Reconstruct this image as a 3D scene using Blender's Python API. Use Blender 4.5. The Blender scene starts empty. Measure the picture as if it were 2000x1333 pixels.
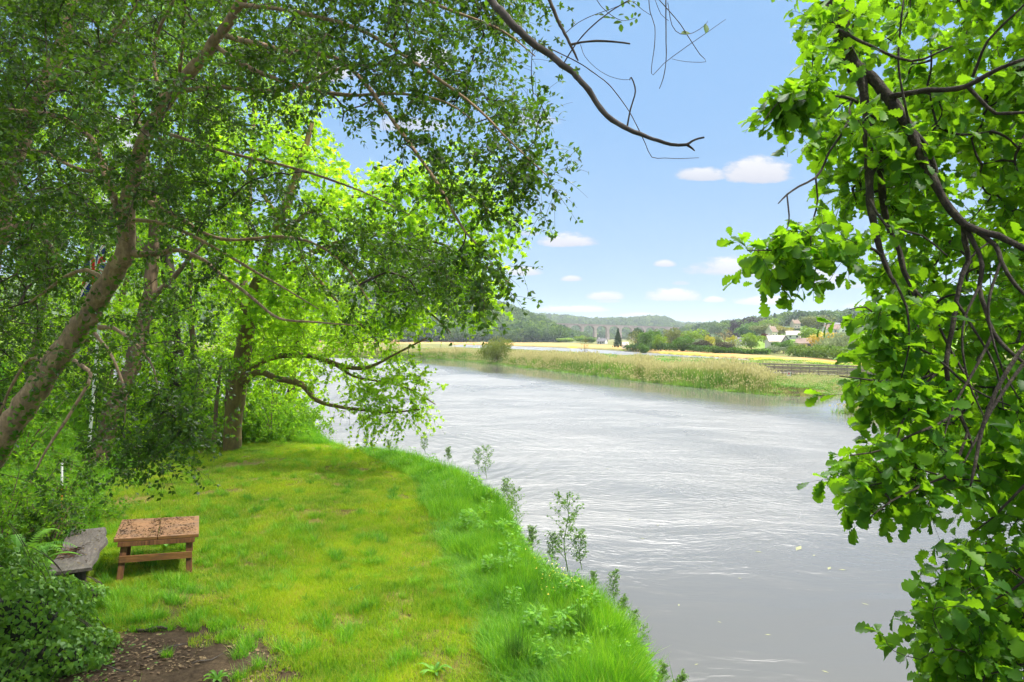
# Riverside garden under overhanging trees, far reed bank, village and viaduct beyond
SUNAZ, SUNEL, SUNE, SUNANG = 104.0, 56.0, 4.0, 3.0
SKYSTR, EXPO = 0.12, 0.78
SKYTINT = (1.0, 1.0, 1.0)
SKY_HI = (1.50, 2.72, 4.55); SKY_LO = (2.35, 3.38, 4.4)
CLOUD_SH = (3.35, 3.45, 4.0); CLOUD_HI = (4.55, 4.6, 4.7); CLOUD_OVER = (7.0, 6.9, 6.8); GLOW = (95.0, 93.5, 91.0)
HAZE = 0.00015
WATERC = (0.10, 0.10, 0.095); WAVE = 1.1
import bpy, bmesh, math, random
import numpy as np
from mathutils import Vector, Matrix
PI = math.pi
rng = np.random.default_rng(7)
random.seed(7)
scene = bpy.context.scene
COL = scene.collection
F = 1333.0; HOR = 658.0; CAMZ = 6.0

def P(px, py, d):
    """world point at forward distance d seen at photo pixel px, py (2000 x 1333)"""
    return np.array([(px - 1000.0) / F * d, d, CAMZ - (py - HOR) / F * d])

def G(px, py, z):
    """world point where the sight line of pixel px, py meets height z"""
    d = (CAMZ - z) * F / (py - HOR)
    return np.array([(px - 1000.0) / F * d, d, z])

def tag(o, label=None, cat=None, group=None, kind=None):
    if label: o['label'] = label
    if cat: o['category'] = cat
    if group: o['group'] = group
    if kind: o['kind'] = kind
    return o

def empty(name, loc=(0, 0, 0), rz=0.0):
    o = bpy.data.objects.new(name, None); COL.objects.link(o)
    o.location = Vector([float(v) for v in loc]); o.rotation_euler = (0, 0, rz)
    o.empty_display_size = 0.2
    return o

def link(name, me, m=None, parent=None):
    o = bpy.data.objects.new(name, me); COL.objects.link(o)
    if m is not None and not me.materials: me.materials.append(m)
    if parent is not None: o.parent = parent
    return o

def np_mesh(name, V, Fa, smooth=False, attrs=None, cattr=None):
    """V (n,3), Fa (m,k) or list of such arrays"""
    V = np.asarray(V, dtype=np.float32)
    if not isinstance(Fa, list): Fa = [Fa]
    Fa = [np.asarray(f, dtype=np.int32) for f in Fa if len(f)]
    me = bpy.data.meshes.new(name)
    me.vertices.add(len(V)); me.vertices.foreach_set('co', V.ravel())
    idx = np.concatenate([f.ravel() for f in Fa])
    tot = np.concatenate([np.full(len(f), f.shape[1], dtype=np.int32) for f in Fa])
    st = np.concatenate([[0], np.cumsum(tot)[:-1]]).astype(np.int32)
    me.loops.add(len(idx)); me.loops.foreach_set('vertex_index', idx)
    me.polygons.add(len(tot)); me.polygons.foreach_set('loop_start', st)
    if smooth: me.polygons.foreach_set('use_smooth', np.ones(len(tot), dtype=bool))
    me.update(calc_edges=True)
    for k, a in (attrs or {}).items():
        me.attributes.new(k, 'FLOAT', 'POINT').data.foreach_set('value', np.asarray(a, dtype=np.float32))
    for k, a in (cattr or {}).items():
        a = np.asarray(a, dtype=np.float32)
        if a.shape[1] == 3: a = np.hstack([a, np.ones((len(a), 1), dtype=np.float32)])
        me.attributes.new(k, 'FLOAT_COLOR', 'POINT').data.foreach_set('color', a.ravel())
    return me

def norm(a):
    return a / np.maximum(np.linalg.norm(a, axis=-1, keepdims=True), 1e-9)

class MB:
    """collects boxes, prisms and tubes into one mesh"""
    def __init__(s): s.V = []; s.F = []; s.n = 0
    def add(s, V, F):
        V = np.asarray(V, float); s.V.append(V)
        for f in F: s.F.append([i + s.n for i in f])
        s.n += len(V); return s
    def box(s, c, d, M=None):
        x, y, z = [v / 2.0 for v in d]
        V = np.array([(-x,-y,-z),(x,-y,-z),(x,y,-z),(-x,y,-z),(-x,-y,z),(x,-y,z),(x,y,z),(-x,y,z)])
        if M is not None: V = V @ np.asarray(M).T
        return s.add(V + np.asarray(c, float), [(3,2,1,0),(4,5,6,7),(0,1,5,4),(1,2,6,5),(2,3,7,6),(3,0,4,7)])
    def bar(s, a, b, w, t, up=(0, 0, 1)):
        a = np.asarray(a, float); b = np.asarray(b, float); y = norm(b - a)
        z = np.asarray(up, float); x = norm(np.cross(y, z)); z = np.cross(x, y)
        return s.box((a + b) / 2, (w, np.linalg.norm(b - a), t), np.stack([x, y, z], 1))
    def tube(s, pts, r, k=8):
        V, Fq = tube(np.asarray(pts, float), np.broadcast_to(r, (len(pts),)), k)
        s.add(V, Fq.tolist())
        s.F.append([s.n - k + i for i in range(k)]); s.F.append([s.n - len(V) + k - 1 - i for i in range(k)])
        return s
    def mesh(s, name, bevel=0):
        me = bpy.data.meshes.new(name)
        me.from_pydata(np.concatenate(s.V).tolist(), [], s.F); me.update()
        return me
    def build(s, name, m, parent=None, bevel=0.0):
        o = link(name, s.mesh(name), m, parent)
        if bevel:
            b = o.modifiers.new('bevel', 'BEVEL'); b.width = bevel; b.segments = 2; b.limit_method = 'ANGLE'
        return o

def tube(P_, R, k=8):
    P_ = np.asarray(P_, float); n = len(P_)
    T = norm(np.gradient(P_, axis=0))
    ref = np.array([0.31, 0.17, 0.93]); 
    if abs(T[0] @ ref) > 0.9: ref = np.array([1.0, 0, 0])
    U = np.zeros_like(P_); u = norm(np.cross(T[0], ref))
    for i in range(n):
        u = norm(u - T[i] * (u @ T[i])); U[i] = u
    W = np.cross(T, U)
    a = np.arange(k) * 2 * PI / k
    V = P_[:, None] + np.asarray(R)[:, None, None] * (np.cos(a)[None, :, None] * U[:, None] + np.sin(a)[None, :, None] * W[:, None])
    i = np.arange(n - 1)[:, None] * k; j = np.arange(k)[None]; j2 = (j + 1) % k
    Fq = np.stack([i + j, i + j2, i + k + j2, i + k + j], -1).reshape(-1, 4)
    return V.reshape(-1, 3), Fq

def spline(pts, step):
    """Catmull-Rom through rows of pts (any width), resampled about every step"""
    p = np.asarray(pts, float)
    if len(p) == 2: p = np.array([p[0], (p[0] + p[1]) / 2, p[1]])
    q = np.vstack([2 * p[0] - p[1], p, 2 * p[-1] - p[-2]]); out = []
    for i in range(1, len(q) - 2):
        m = max(2, int(np.linalg.norm(q[i + 1][:3] - q[i][:3]) / step))
        t = (np.arange(m) / m)[:, None]
        a, b, c, d = q[i - 1], q[i], q[i + 1], q[i + 2]
        out.append(0.5 * (2 * b + (c - a) * t + (2 * a - 5 * b + 4 * c - d) * t**2 + (3 * b - a - 3 * c + d) * t**3))
    out.append(p[-1:]); return np.vstack(out)

# ------------------------------------------------------------------ materials
def nodemat(name):
    m = bpy.data.materials.new(name); m.use_nodes = True
    nt = m.node_tree; b = nt.nodes['Principled BSDF']
    return m, nt, b, nt.nodes['Material Output']

def nd(nt, typ, ins=None, **kw):
    n = nt.nodes.new(typ)
    for k, v in kw.items(): setattr(n, k, v)
    for k, v in (ins or {}).items():
        s = n.inputs[k]
        if isinstance(v, bpy.types.NodeSocket): nt.links.new(v, s)
        else: s.default_value = v
    return n

def math_(nt, op, a, b=None, c=None):
    n = nt.nodes.new('ShaderNodeMath'); n.operation = op
    for i, v in enumerate((a, b, c)):
        if v is None: continue
        if isinstance(v, bpy.types.NodeSocket): nt.links.new(v, n.inputs[i])
        else: n.inputs[i].default_value = v
    return n.outputs[0]

def ramp(nt, fac, stops):
    n = nt.nodes.new('ShaderNodeValToRGB'); nt.links.new(fac, n.inputs[0])
    e = n.color_ramp.elements
    while len(e) < len(stops): e.new(0.5)
    for i, (p, c) in enumerate(stops):
        e[i].position = p; e[i].color = (*c, 1) if len(c) == 3 else c
    return n.outputs[0]

def mixc(nt, fac, a, b, mode='MIX'):
    n = nt.nodes.new('ShaderNodeMix'); n.data_type = 'RGBA'; n.blend_type = mode
    for s, v in ((n.inputs[0], fac), (n.inputs[6], a), (n.inputs[7], b)):
        if isinstance(v, bpy.types.NodeSocket): nt.links.new(v, s)
        elif isinstance(v, (int, float)): s.default_value = v
        else: s.default_value = (*v, 1) if len(v) == 3 else v
    return n.outputs[2]

def leafmat(name, cols, tcol, fac=0.4, rough=0.4, spec=0.4, objcol=False):
    m, nt, b, out = nodemat(name)
    a = nd(nt, 'ShaderNodeAttribute', attribute_name='rnd')
    k = len(cols) - 1
    c = ramp(nt, a.outputs['Fac'], [(i / k, cc) for i, cc in enumerate(cols)])
    t = mixc(nt, a.outputs['Fac'], tcol, [min(1, v * 1.5) for v in tcol])
    if objcol:
        oi = nd(nt, 'ShaderNodeObjectInfo')
        c = mixc(nt, 1.0, c, oi.outputs['Color'], 'MULTIPLY'); t = mixc(nt, 1.0, t, oi.outputs['Color'], 'MULTIPLY')
    nt.links.new(c, b.inputs['Base Color']); b.inputs['Roughness'].default_value = rough
    b.inputs['Specular IOR Level'].default_value = spec
    tr = nd(nt, 'ShaderNodeBsdfTranslucent', {'Color': t})
    mx = nd(nt, 'ShaderNodeMixShader', {0: fac, 1: b.outputs[0], 2: tr.outputs[0]})
    nt.links.new(mx.outputs[0], out.inputs[0]); return m

def bark(name, c0, c1, c2, scale=6.0, bump=0.6, stretch=(1, 1, 0.25)):
    m, nt, b, out = nodemat(name)
    g = nd(nt, 'ShaderNodeNewGeometry')
    mp = nd(nt, 'ShaderNodeMapping', {'Vector': g.outputs['Position'], 'Scale': stretch})
    n1 = nd(nt, 'ShaderNodeTexNoise', {'Vector': mp.outputs[0], 'Scale': scale, 'Detail': 6.0, 'Roughness': 0.65})
    n2 = nd(nt, 'ShaderNodeTexNoise', {'Vector': g.outputs['Position'], 'Scale': scale * 0.35, 'Detail': 4.0})
    c = ramp(nt, n1.outputs[0], [(0.3, c0), (0.55, c1), (0.75, c2)])
    c = mixc(nt, math_(nt, 'MULTIPLY', n2.outputs[0], 0.6), c, c1)
    nt.links.new(c, b.inputs['Base Color']); b.inputs['Roughness'].default_value = 0.9
    bp = nd(nt, 'ShaderNodeBump', {'Height': n1.outputs[0], 'Strength': bump, 'Distance': 0.03})
    nt.links.new(bp.outputs[0], b.inputs['Normal']); return m

def plain(name, c, rough=0.8, var=0.25, scale=8.0, bump=0.15, metal=0.0):
    m, nt, b, out = nodemat(name)
    g = nd(nt, 'ShaderNodeNewGeometry')
    n1 = nd(nt, 'ShaderNodeTexNoise', {'Vector': g.outputs['Position'], 'Scale': scale, 'Detail': 5.0})
    lo = [v * (1 - var) for v in c]; hi = [min(1, v * (1 + var)) for v in c]
    nt.links.new(ramp(nt, n1.outputs[0], [(0.3, lo), (0.7, hi)]), b.inputs['Base Color'])
    b.inputs['Roughness'].default_value = rough; b.inputs['Metallic'].default_value = metal
    if bump:
        bp = nd(nt, 'ShaderNodeBump', {'Height': n1.outputs[0], 'Strength': bump, 'Distance': 0.02})
        nt.links.new(bp.outputs[0], b.inputs['Normal'])
    return m

# ------------------------------------------------------------------ camera, sun, sky
cam = bpy.data.cameras.new('camera'); cam_o = bpy.data.objects.new('camera', cam); COL.objects.link(cam_o)
cam_o.location = (0, 0, CAMZ); cam_o.rotation_euler = (PI / 2, 0, 0)
cam.sensor_width = 36.0; cam.lens = F / 2000.0 * 36.0
cam.shift_y = -(666.5 - HOR) / 2000.0
cam.clip_start = 0.05; cam.clip_end = 20000.0
scene.camera = cam_o

SUN_AZ, SUN_EL = math.radians(SUNAZ), math.radians(SUNEL)
sd = Vector((math.sin(SUN_AZ) * math.cos(SUN_EL), math.cos(SUN_AZ) * math.cos(SUN_EL), math.sin(SUN_EL)))
sun = bpy.data.lights.new('sun', 'SUN'); sun.energy = SUNE; sun.angle = math.radians(SUNANG); sun.color = (1.0, 0.95, 0.86)
sun_o = bpy.data.objects.new('sun', sun); COL.objects.link(sun_o)
sun_o.rotation_euler = sd.to_track_quat('Z', 'Y').to_euler(); sun_o.location = sd * 50

world = bpy.data.worlds.new('World'); scene.world = world; world.use_nodes = True
nt = world.node_tree; bg = nt.nodes['Background']
sky = nd(nt, 'ShaderNodeTexSky', sky_type='NISHITA', sun_disc=False, sun_elevation=SUN_EL, sun_rotation=SUN_AZ,
         altitude=0.0, air_density=0.6, dust_density=1.0, ozone_density=1.0)
tc = nd(nt, 'ShaderNodeTexCoord')
sx = nd(nt, 'ShaderNodeSeparateXYZ', {0: tc.outputs['Generated']})
X, Y, Z = sx.outputs[0], sx.outputs[1], sx.outputs[2]
ys = math_(nt, 'MAXIMUM', Y, 0.02)
U = math_(nt, 'DIVIDE', X, ys); W = math_(nt, 'DIVIDE', Z, ys)
uw = nd(nt, 'ShaderNodeCombineXYZ', {0: U, 1: math_(nt, 'MULTIPLY', W, 2.2), 2: 0.0})
ns = nd(nt, 'ShaderNodeTexNoise', {'Vector': uw.outputs[0], 'Scale': 30.0, 'Detail': 8.0, 'Roughness': 0.68})
nsb = nd(nt, 'ShaderNodeTexNoise', {'Vector': uw.outputs[0], 'Scale': 9.0, 'Detail': 3.0, 'Roughness': 0.5})
wob = math_(nt, 'ADD', math_(nt, 'MULTIPLY', math_(nt, 'SUBTRACT', ns.outputs[0], 0.5), 1.7),
            math_(nt, 'MULTIPLY', math_(nt, 'SUBTRACT', nsb.outputs[0], 0.5), 1.2))
clouds = [  # px, py(base), half width, height, strength: small fair-weather cumulus low over the valley
    (1110, 476, 62, 26, 1.0), (1370, 347, 55, 24, .8), (1480, 344, 75, 48, .95), (1298, 518, 26, 13, .9),
    (1117, 547, 26, 11, .95), (1183, 582, 44, 17, 1.0), (1312, 583, 64, 22, 1.0), (1190, 590, 28, 6, .5),
    (1445, 530, 110, 34, .85), (1560, 548, 110, 34, .75), (1650, 560, 60, 14, .5), (1495, 592, 70, 16, .9), (1395, 588, 26, 11, .9),
    (1250, 617, 60, 8, .6), (1120, 607, 90, 12, .8), (1025, 534, 44, 16, .8), (1030, 458, 28, 8, .5), (1040, 240, 60, 22, .45),
    (840, 120, 60, 34, .9), (640, 150, 60, 40, 1.0), (800, 250, 90, 26, .6), (1700, 600, 60, 14, .6), (1330, 555, 20, 7, .5),
    (170, 400, 90, 60, 1.0), (230, 280, 90, 60, .9), (60, 30, 50, 40, .3)]
mask = None; white = None
for (cx, cy, rx, ry, st) in clouds:
    u0 = (cx - 1000) / F; w0 = (HOR - cy) / F
    du = math_(nt, 'MULTIPLY', math_(nt, 'SUBTRACT', U, u0), F / rx)
    dw = math_(nt, 'MULTIPLY', math_(nt, 'SUBTRACT', W, w0), F / ry)
    up = math_(nt, 'MAXIMUM', dw, math_(nt, 'MULTIPLY', dw, -3.0))      # flat base
    q = math_(nt, 'ADD', math_(nt, 'MULTIPLY', du, du), math_(nt, 'MULTIPLY', up, up))
    f = math_(nt, 'SUBTRACT', math_(nt, 'ADD', 1.0, math_(nt, 'MULTIPLY', wob, min(1.0, rx / 62.0))), q)
    mr = nd(nt, 'ShaderNodeMapRange', {0: f, 1: 0.0, 2: 0.75, 3: 0.0, 4: min(1.0, st * 1.15)}, interpolation_type='SMOOTHSTEP')
    mask = mr.outputs[0] if mask is None else math_(nt, 'MAXIMUM', mask, mr.outputs[0])
    if ry >= 8:
        sh = nd(nt, 'ShaderNodeMapRange', {0: math_(nt, 'ADD', dw, math_(nt, 'MULTIPLY', wob, 0.3)), 1: -0.25, 2: 0.7, 3: 0.0, 4: 1.0})
        sh = math_(nt, 'MULTIPLY', sh.outputs[0], mr.outputs[0])
        white = sh if white is None else math_(nt, 'MAXIMUM', white, sh)
front = nd(nt, 'ShaderNodeMapRange', {0: Y, 1: 0.1, 2: 0.3, 3: 0.0, 4: 1.0}).outputs[0]
mask = math_(nt, 'MULTIPLY', mask, front)
# broad bright cloud layer high overhead (above the frame) and broken cloud elsewhere
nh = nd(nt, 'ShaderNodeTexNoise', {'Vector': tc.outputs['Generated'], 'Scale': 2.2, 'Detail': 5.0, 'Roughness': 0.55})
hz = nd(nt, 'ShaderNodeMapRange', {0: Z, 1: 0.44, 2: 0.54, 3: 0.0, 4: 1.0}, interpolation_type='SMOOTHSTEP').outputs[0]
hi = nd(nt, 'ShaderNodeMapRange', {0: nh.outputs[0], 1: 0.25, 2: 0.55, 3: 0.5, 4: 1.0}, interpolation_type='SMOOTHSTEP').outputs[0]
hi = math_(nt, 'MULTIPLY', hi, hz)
skyc = mixc(nt, 1.0, sky.outputs[0], SKYTINT, 'MULTIPLY')
# bluish haze low, pale at the horizon
low = nd(nt, 'ShaderNodeMapRange', {0: Z, 1: 0.0, 2: 0.34, 3: 1.0, 4: 0.0}, interpolation_type='SMOOTHSTEP').outputs[0]
skyc = mixc(nt, 0.95, skyc, mixc(nt, low, SKY_HI, SKY_LO))
wc = mixc(nt, white, CLOUD_SH, CLOUD_HI)
c1 = mixc(nt, mask, skyc, wc)
# glow added to the unseen high cloud to whiten the river and backlight leaves
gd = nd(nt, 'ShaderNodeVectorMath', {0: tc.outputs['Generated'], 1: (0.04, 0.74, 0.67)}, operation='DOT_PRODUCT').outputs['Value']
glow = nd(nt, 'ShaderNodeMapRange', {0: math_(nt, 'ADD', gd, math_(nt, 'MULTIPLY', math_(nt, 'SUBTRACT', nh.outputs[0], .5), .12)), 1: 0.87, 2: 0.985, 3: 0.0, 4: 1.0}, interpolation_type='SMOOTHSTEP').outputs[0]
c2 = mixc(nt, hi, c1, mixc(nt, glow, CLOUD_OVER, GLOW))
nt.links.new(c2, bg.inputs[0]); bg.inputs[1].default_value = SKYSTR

scene.view_settings.view_transform = 'Standard'; scene.view_settings.look = 'None'
scene.view_settings.exposure = EXPO; scene.view_settings.gamma = 1.0
scene.render.engine = 'CYCLES'
scene.cycles.max_bounces = 8; scene.cycles.diffuse_bounces = 4; scene.cycles.transmission_bounces = 4
scene.cycles.volume_bounces = 0; scene.cycles.use_denoising = True
scene.cycles.sample_clamp_indirect = 4.0
# ------------------------------------------------------------------ land forms
def sdpoly(Q, poly):
    """signed distance, positive inside"""
    Q = np.asarray(Q, float)[:, :2]; p = np.asarray(poly, float); d2 = np.full(len(Q), 1e18); ins = np.zeros(len(Q), bool)
    for i in range(len(p)):
        a, b = p[i - 1], p[i]; e = b - a; w = Q - a
        t = np.clip((w @ e) / max(e @ e, 1e-12), 0, 1)
        r = w - t[:, None] * e; d2 = np.minimum(d2, (r * r).sum(1))
        c = ((a[1] > Q[:, 1]) != (b[1] > Q[:, 1]))
        with np.errstate(divide='ignore', invalid='ignore'):
            xi = (b[0] - a[0]) * (Q[:, 1] - a[1]) / (b[1] - a[1]) + a[0]
        ins ^= c & (Q[:, 0] < xi)
    return np.where(ins, 1, -1) * np.sqrt(d2)

def inpoly(Q, poly): return sdpoly(Q, poly) > 0

def sstep(a, b, x):
    t = np.clip((x - a) / (b - a), 0, 1); return t * t * (3 - 2 * t)

BANK_PX = [(645,855),(720,870),(830,890),(930,930),(1000,980),(1020,1040),(1060,1090),(1120,1110),(1180,1150),(1230,1190),(1265,1260),(1275,1333)]
bank = [tuple(G(x, y, 1.95)[:2] + np.array([0.0, 0])) for x, y in BANK_PX]
NEAR = [(-6000, 900), (-600, 200), (-200, 130), (-90, 92), (-45, 68), (-25, 50), (-14, 38)] + bank + \
       [(1.75, 7.3), (2.1, 6.2), (3.2, 4.6), (6, 3.8), (12, 3.4), (30, 3), (100, 0), (6000, -60), (6000, -6000), (-6000, -6000)]
FAR_PX = [(1630,779),(1540,775),(1470,769),(1400,762),(1320,753),(1250,745),(1170,735),(1100,727),(1050,721),(1000,715),(930,707),(860,702),(700,700),(560,699)]
FARL = [(6000, 260), (75, 108), (48, 86), (36, 74)] + [tuple(G(x, y, 0)[:2]) for x, y in FAR_PX] + [(-120, 215), (-300, 290), (-700, 420), (-6000, 1400), (-6000, 9000), (6000, 9000)]
CLUMP = [(25.9, 53.6), (27.6, 51.2), (31, 49), (45, 44), (100, 38), (6000, -20), (6000, 180), (100, 86), (60, 76), (45, 66), (33, 58)]
LAGOON = [tuple(G(x, y, 0.0)[:2]) for x, y in [(870,678.5),(1000,685.5),(1100,691.5),(1240,699),(1400,706),(1480,709.5),(1450,701.5),(1330,694.5),(1240,688),(1120,681),(1000,676.5),(900,673.5)]]
SOIL_C, SOIL_R = np.array([-4.9, 8.45]), np.array([2.5, 1.8])
EDGE_Y, EDGE_X = [6, 8, 11, 16.4, 18.5, 24, 30, 60], [-6.6, -7.0, -7.7, -9.8, -11.4, -12.8, -13.2, -32]
LAWN = [(-6.6, 5), (-7.0, 8), (-7.7, 11), (-9.8, 16.4), (-11.4, 18.5), (-12.8, 24), (-10.7, 27.4), (-9, 27.4), (-6.3, 26.2), (-2.9, 20.6), (-1.74, 15.5), (-1.14, 12.7), (-.39, 10.3), (-.12, 8.3), (0, 5)]

class Noise2:
    def __init__(s, seed, n=64): s.t = np.random.default_rng(seed).random((n, n)); s.n = n
    def __call__(s, x, y):
        xi = np.floor(x).astype(int); yi = np.floor(y).astype(int); fx = x - xi; fy = y - yi
        fx = fx * fx * (3 - 2 * fx); fy = fy * fy * (3 - 2 * fy); n = s.n
        g = lambda i, j: s.t[(xi + i) % n, (yi + j) % n]
        return (g(0,0) * (1-fx) + g(1,0) * fx) * (1-fy) + (g(0,1) * (1-fx) + g(1,1) * fx) * fy
N2 = Noise2(3); N3 = Noise2(11)

# wooded hills: crest outline seen from the river (pixel x, crest y), base and crest distance, tree height allowed for
RIDGES = [
    ([(-900,520),(300,520),(700,548),(850,572),(940,585),(990,596),(1020,609),(1045,618),(1075,630),(1100,650),(1112,664),(1200,672)], 640, 930, 13),
    ([(900,612),(1040,613),(1100,616),(1150,622),(1230,622),(1262,617),(1295,619),(1330,631),(1420,634),(1600,636),(2600,630)], 1330, 2000, 15),
    ([(1150,672),(1300,662),(1330,640),(1390,633),(1440,628),(1480,621),(1550,619),(1590,613),(1640,609),(1720,600),(1900,585),(2600,560)], 520, 1000, 12),
]
def H(x, y):
    x = np.atleast_1d(np.asarray(x, float)); y = np.atleast_1d(np.asarray(y, float)); Q = np.stack([x, y], 1)
    z = np.full(len(x), -1.2)
    near = (np.hypot(x, y) < 400)
    s = np.full(len(x), -50.0); s[near] = sdpoly(Q[near], NEAR)
    far_neg = (~near) & (y < 0); s[far_neg] = 50
    s[(~near) & (x < -150) & (y < -0.12 * x + 90) & (y >= 0)] = 50
    zn = 1.8 + 2.6 * sstep(6.6, 2.0, y)
    ex = np.interp(y, EDGE_Y, EDGE_X)
    zn = zn + np.minimum(np.maximum(ex - 0.8 - x, 0) * 0.34, 9.0) * sstep(-3, 8, y)
    zn = zn + (N2(x * 0.9, y * 0.9) - 0.5) * 0.10 + (N3(x * 2.3, y * 2.3) - 0.5) * 0.05
    z = np.where(s > -1.0, np.maximum(z, -1.2 + (zn + 1.2) * sstep(-0.95, 0.5, s)), z)
    m = y > 20
    sf = np.full(len(x), -50.0); sf[m] = np.maximum(sdpoly(Q[m], FARL), sdpoly(Q[m], CLUMP))
    lg = np.full(len(x), -50.0); lg[m] = sdpoly(Q[m], LAGOON)
    r = np.hypot(x, y)
    zf = -1.2 + (0.65 + 0.3 * N2(x * .12, y * .12) + 1.2) * sstep(-1.2, 2.5, sf)
    zf = np.where(lg > -3, np.minimum(zf, -0.8 + 1.4 * sstep(2, -3, lg)), zf)
    z = np.where(sf > -1.2, np.maximum(z, zf), z)
    px = 1000 + F * x / np.maximum(y, 1.0)
    for crest, d0, d1, th in RIDGES:
        cx = np.array([c[0] for c in crest], float); cy = np.array([c[1] for c in crest], float)
        zc = CAMZ + (HOR - np.interp(px, cx, cy)) / F * d1 - th
        zc = np.maximum(zc, 0)
        h = zc * np.where(y < d1, sstep(d0, d1, y) * 0.75 + 0.25 * np.clip((y - d0) / (d1 - d0), 0, 1), 1.0 - 0.25 * np.clip((y - d1) / 1500, 0, 1))
        z = np.where((y > d0), np.maximum(z, h + 0.5), z)
    # gentle village slope rising to the hill behind the far marsh
    vil = np.maximum((y - 215) * 0.036, 0) * sstep(1400, 1560, px) * sstep(215, 260, y)
    z = np.where((y > 200) & (vil > 0.02), np.maximum(z, np.minimum(vil, 30) + 0.8), z)
    return z
def H1(x, y): return float(H([x], [y])[0])

def field(pts, z=0.9): return [tuple(G(x, y, z)[:2]) for x, y in pts]
STRAW = field([(500,667),(870,667.5),(1000,669.5),(1100,670.5),(1200,675),(1300,682),(1400,688.5),(1500,694),(1640,703),(1900,716),(1900,722),(1640,707.5),(1500,698),(1400,692),(1300,686.5),(1200,680.5),(1100,676.5),(1000,673.5),(870,671.5),(500,670)])
YELLOW = field([(1112,676.5),(1130,676.2),(1120,679),(1108,679)]) 
YELLOW2 = field([(1260,684.5),(1300,686.5),(1400,692),(1500,698),(1640,707.5),(1900,722),(1900,727),(1640,711),(1500,701),(1400,694.5),(1300,688.5)])

ang = np.concatenate([np.arange(-42, 42.01, 0.2), np.arange(45, 318, 3.0)]) * PI / 180
rad = [0.6]
while rad[-1] < 12000:
    r = rad[-1]; rad.append(r * (1.05 if r < 4 else 1.016 if r < 450 else 1.022 if r < 2600 else 1.12))
rad = np.array(rad)
A_, R_ = np.meshgrid(ang, rad)
gx = (np.sin(A_) * R_).ravel(); gy = (np.cos(A_) * R_).ravel()
gz = H(gx, gy)
na, nr = len(ang), len(rad)
i = np.arange(nr - 1)[:, None] * na; j = np.arange(na)[None]; j2 = (j + 1) % na
gf = np.stack([i + j, i + na + j, i + na + j2, i + j2], -1).reshape(-1, 4)[:, ::-1]
Vg = np.stack([gx, gy, gz], 1)
Vg = np.vstack([Vg, [[0, 0, H1(0, 0)]]]); nfan = len(Vg) - 1
fan = np.stack([np.full(na, nfan), np.arange(na), (np.arange(na) + 1) % na], 1)[:, ::-1]
gz = Vg[:, 2]; Q = Vg[:, :2]; gr = np.hypot(Q[:, 0], Q[:, 1])
col = np.tile(np.array([0.085, 0.13, 0.022]), (len(Vg), 1))
def paint(mask, c, w=1.0):
    w = np.clip(np.asarray(mask, float) * w, 0, 1)[:, None]; col[:] = col * (1 - w) + np.array(c) * w
farm = (Q[:, 1] > 30) & (gr > 45)
paint(farm, (0.16, 0.17, 0.05))
paint(farm * sstep(.45, .6, N2(Q[:, 0] * .06, Q[:, 1] * .02)), (0.13, 0.15, 0.06), .7)
fs = lambda poly, w: sstep(-w, w, np.where(farm, sdpoly(Q, poly), -99))
paint(farm * (gz > 1.6), (0.14, 0.24, 0.035))
paint(fs(STRAW, 2.0), (0.40, 0.26, 0.10)); paint(fs(YELLOW, 1.5), (0.40, 0.38, 0.02)); paint(fs(YELLOW2, 1.0), (0.38, 0.35, 0.02))
paint((gr > 500) * (gz > 3), (0.06, 0.11, 0.03))
paint(gz < 0.15, (0.10, 0.085, 0.05))
nl = (gr < 45) & (gz > .3)
paint(nl * (sstep(-.6, .6, sdpoly(Q, LAWN))), (0.13, 0.125, 0.035))
ds = np.hypot((Q[:, 0] - SOIL_C[0]) / SOIL_R[0], (Q[:, 1] - SOIL_C[1]) / SOIL_R[1]) + (N2(Q[:, 0] * 2.5, Q[:, 1] * 2.5) - .5) * .6
paint(nl * sstep(1.3, .7, ds), (0.048, 0.036, 0.024))
paint((gr < 5.5), (0.07, 0.05, 0.03))
me = np_mesh('ground', Vg, [gf, fan], smooth=True, cattr={'tint': col})
m, nt, b, out = nodemat('ground')
at = nd(nt, 'ShaderNodeAttribute', attribute_name='tint')
g = nd(nt, 'ShaderNodeNewGeometry')
n1 = nd(nt, 'ShaderNodeTexNoise', {'Vector': g.outputs['Position'], 'Scale': 14.0, 'Detail': 8.0, 'Roughness': 0.7})
n2 = nd(nt, 'ShaderNodeTexNoise', {'Vector': g.outputs['Position'], 'Scale': 0.6, 'Detail': 4.0})
v1 = ramp(nt, n1.outputs[0], [(0.3, (.45, .42, .40)), (0.7, (1.5, 1.45, 1.35))])
c = mixc(nt, 1.0, at.outputs['Color'], v1, 'MULTIPLY')
c = mixc(nt, 1.0, c, ramp(nt, n2.outputs[0], [(0.3, (.8, .78, .75)), (0.7, (1.2, 1.2, 1.1))]), 'MULTIPLY')
nt.links.new(c, b.inputs['Base Color']); b.inputs['Roughness'].default_value = 0.95
b.inputs['Specular IOR Level'].default_value = 0.1
bp = nd(nt, 'ShaderNodeBump', {'Height': n1.outputs[0], 'Strength': 0.5, 'Distance': 0.04}); nt.links.new(bp.outputs[0], b.inputs['Normal'])
tag(link('ground', me, m), 'grassy ground of the garden, the marsh and the hills', kind='structure')

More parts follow.
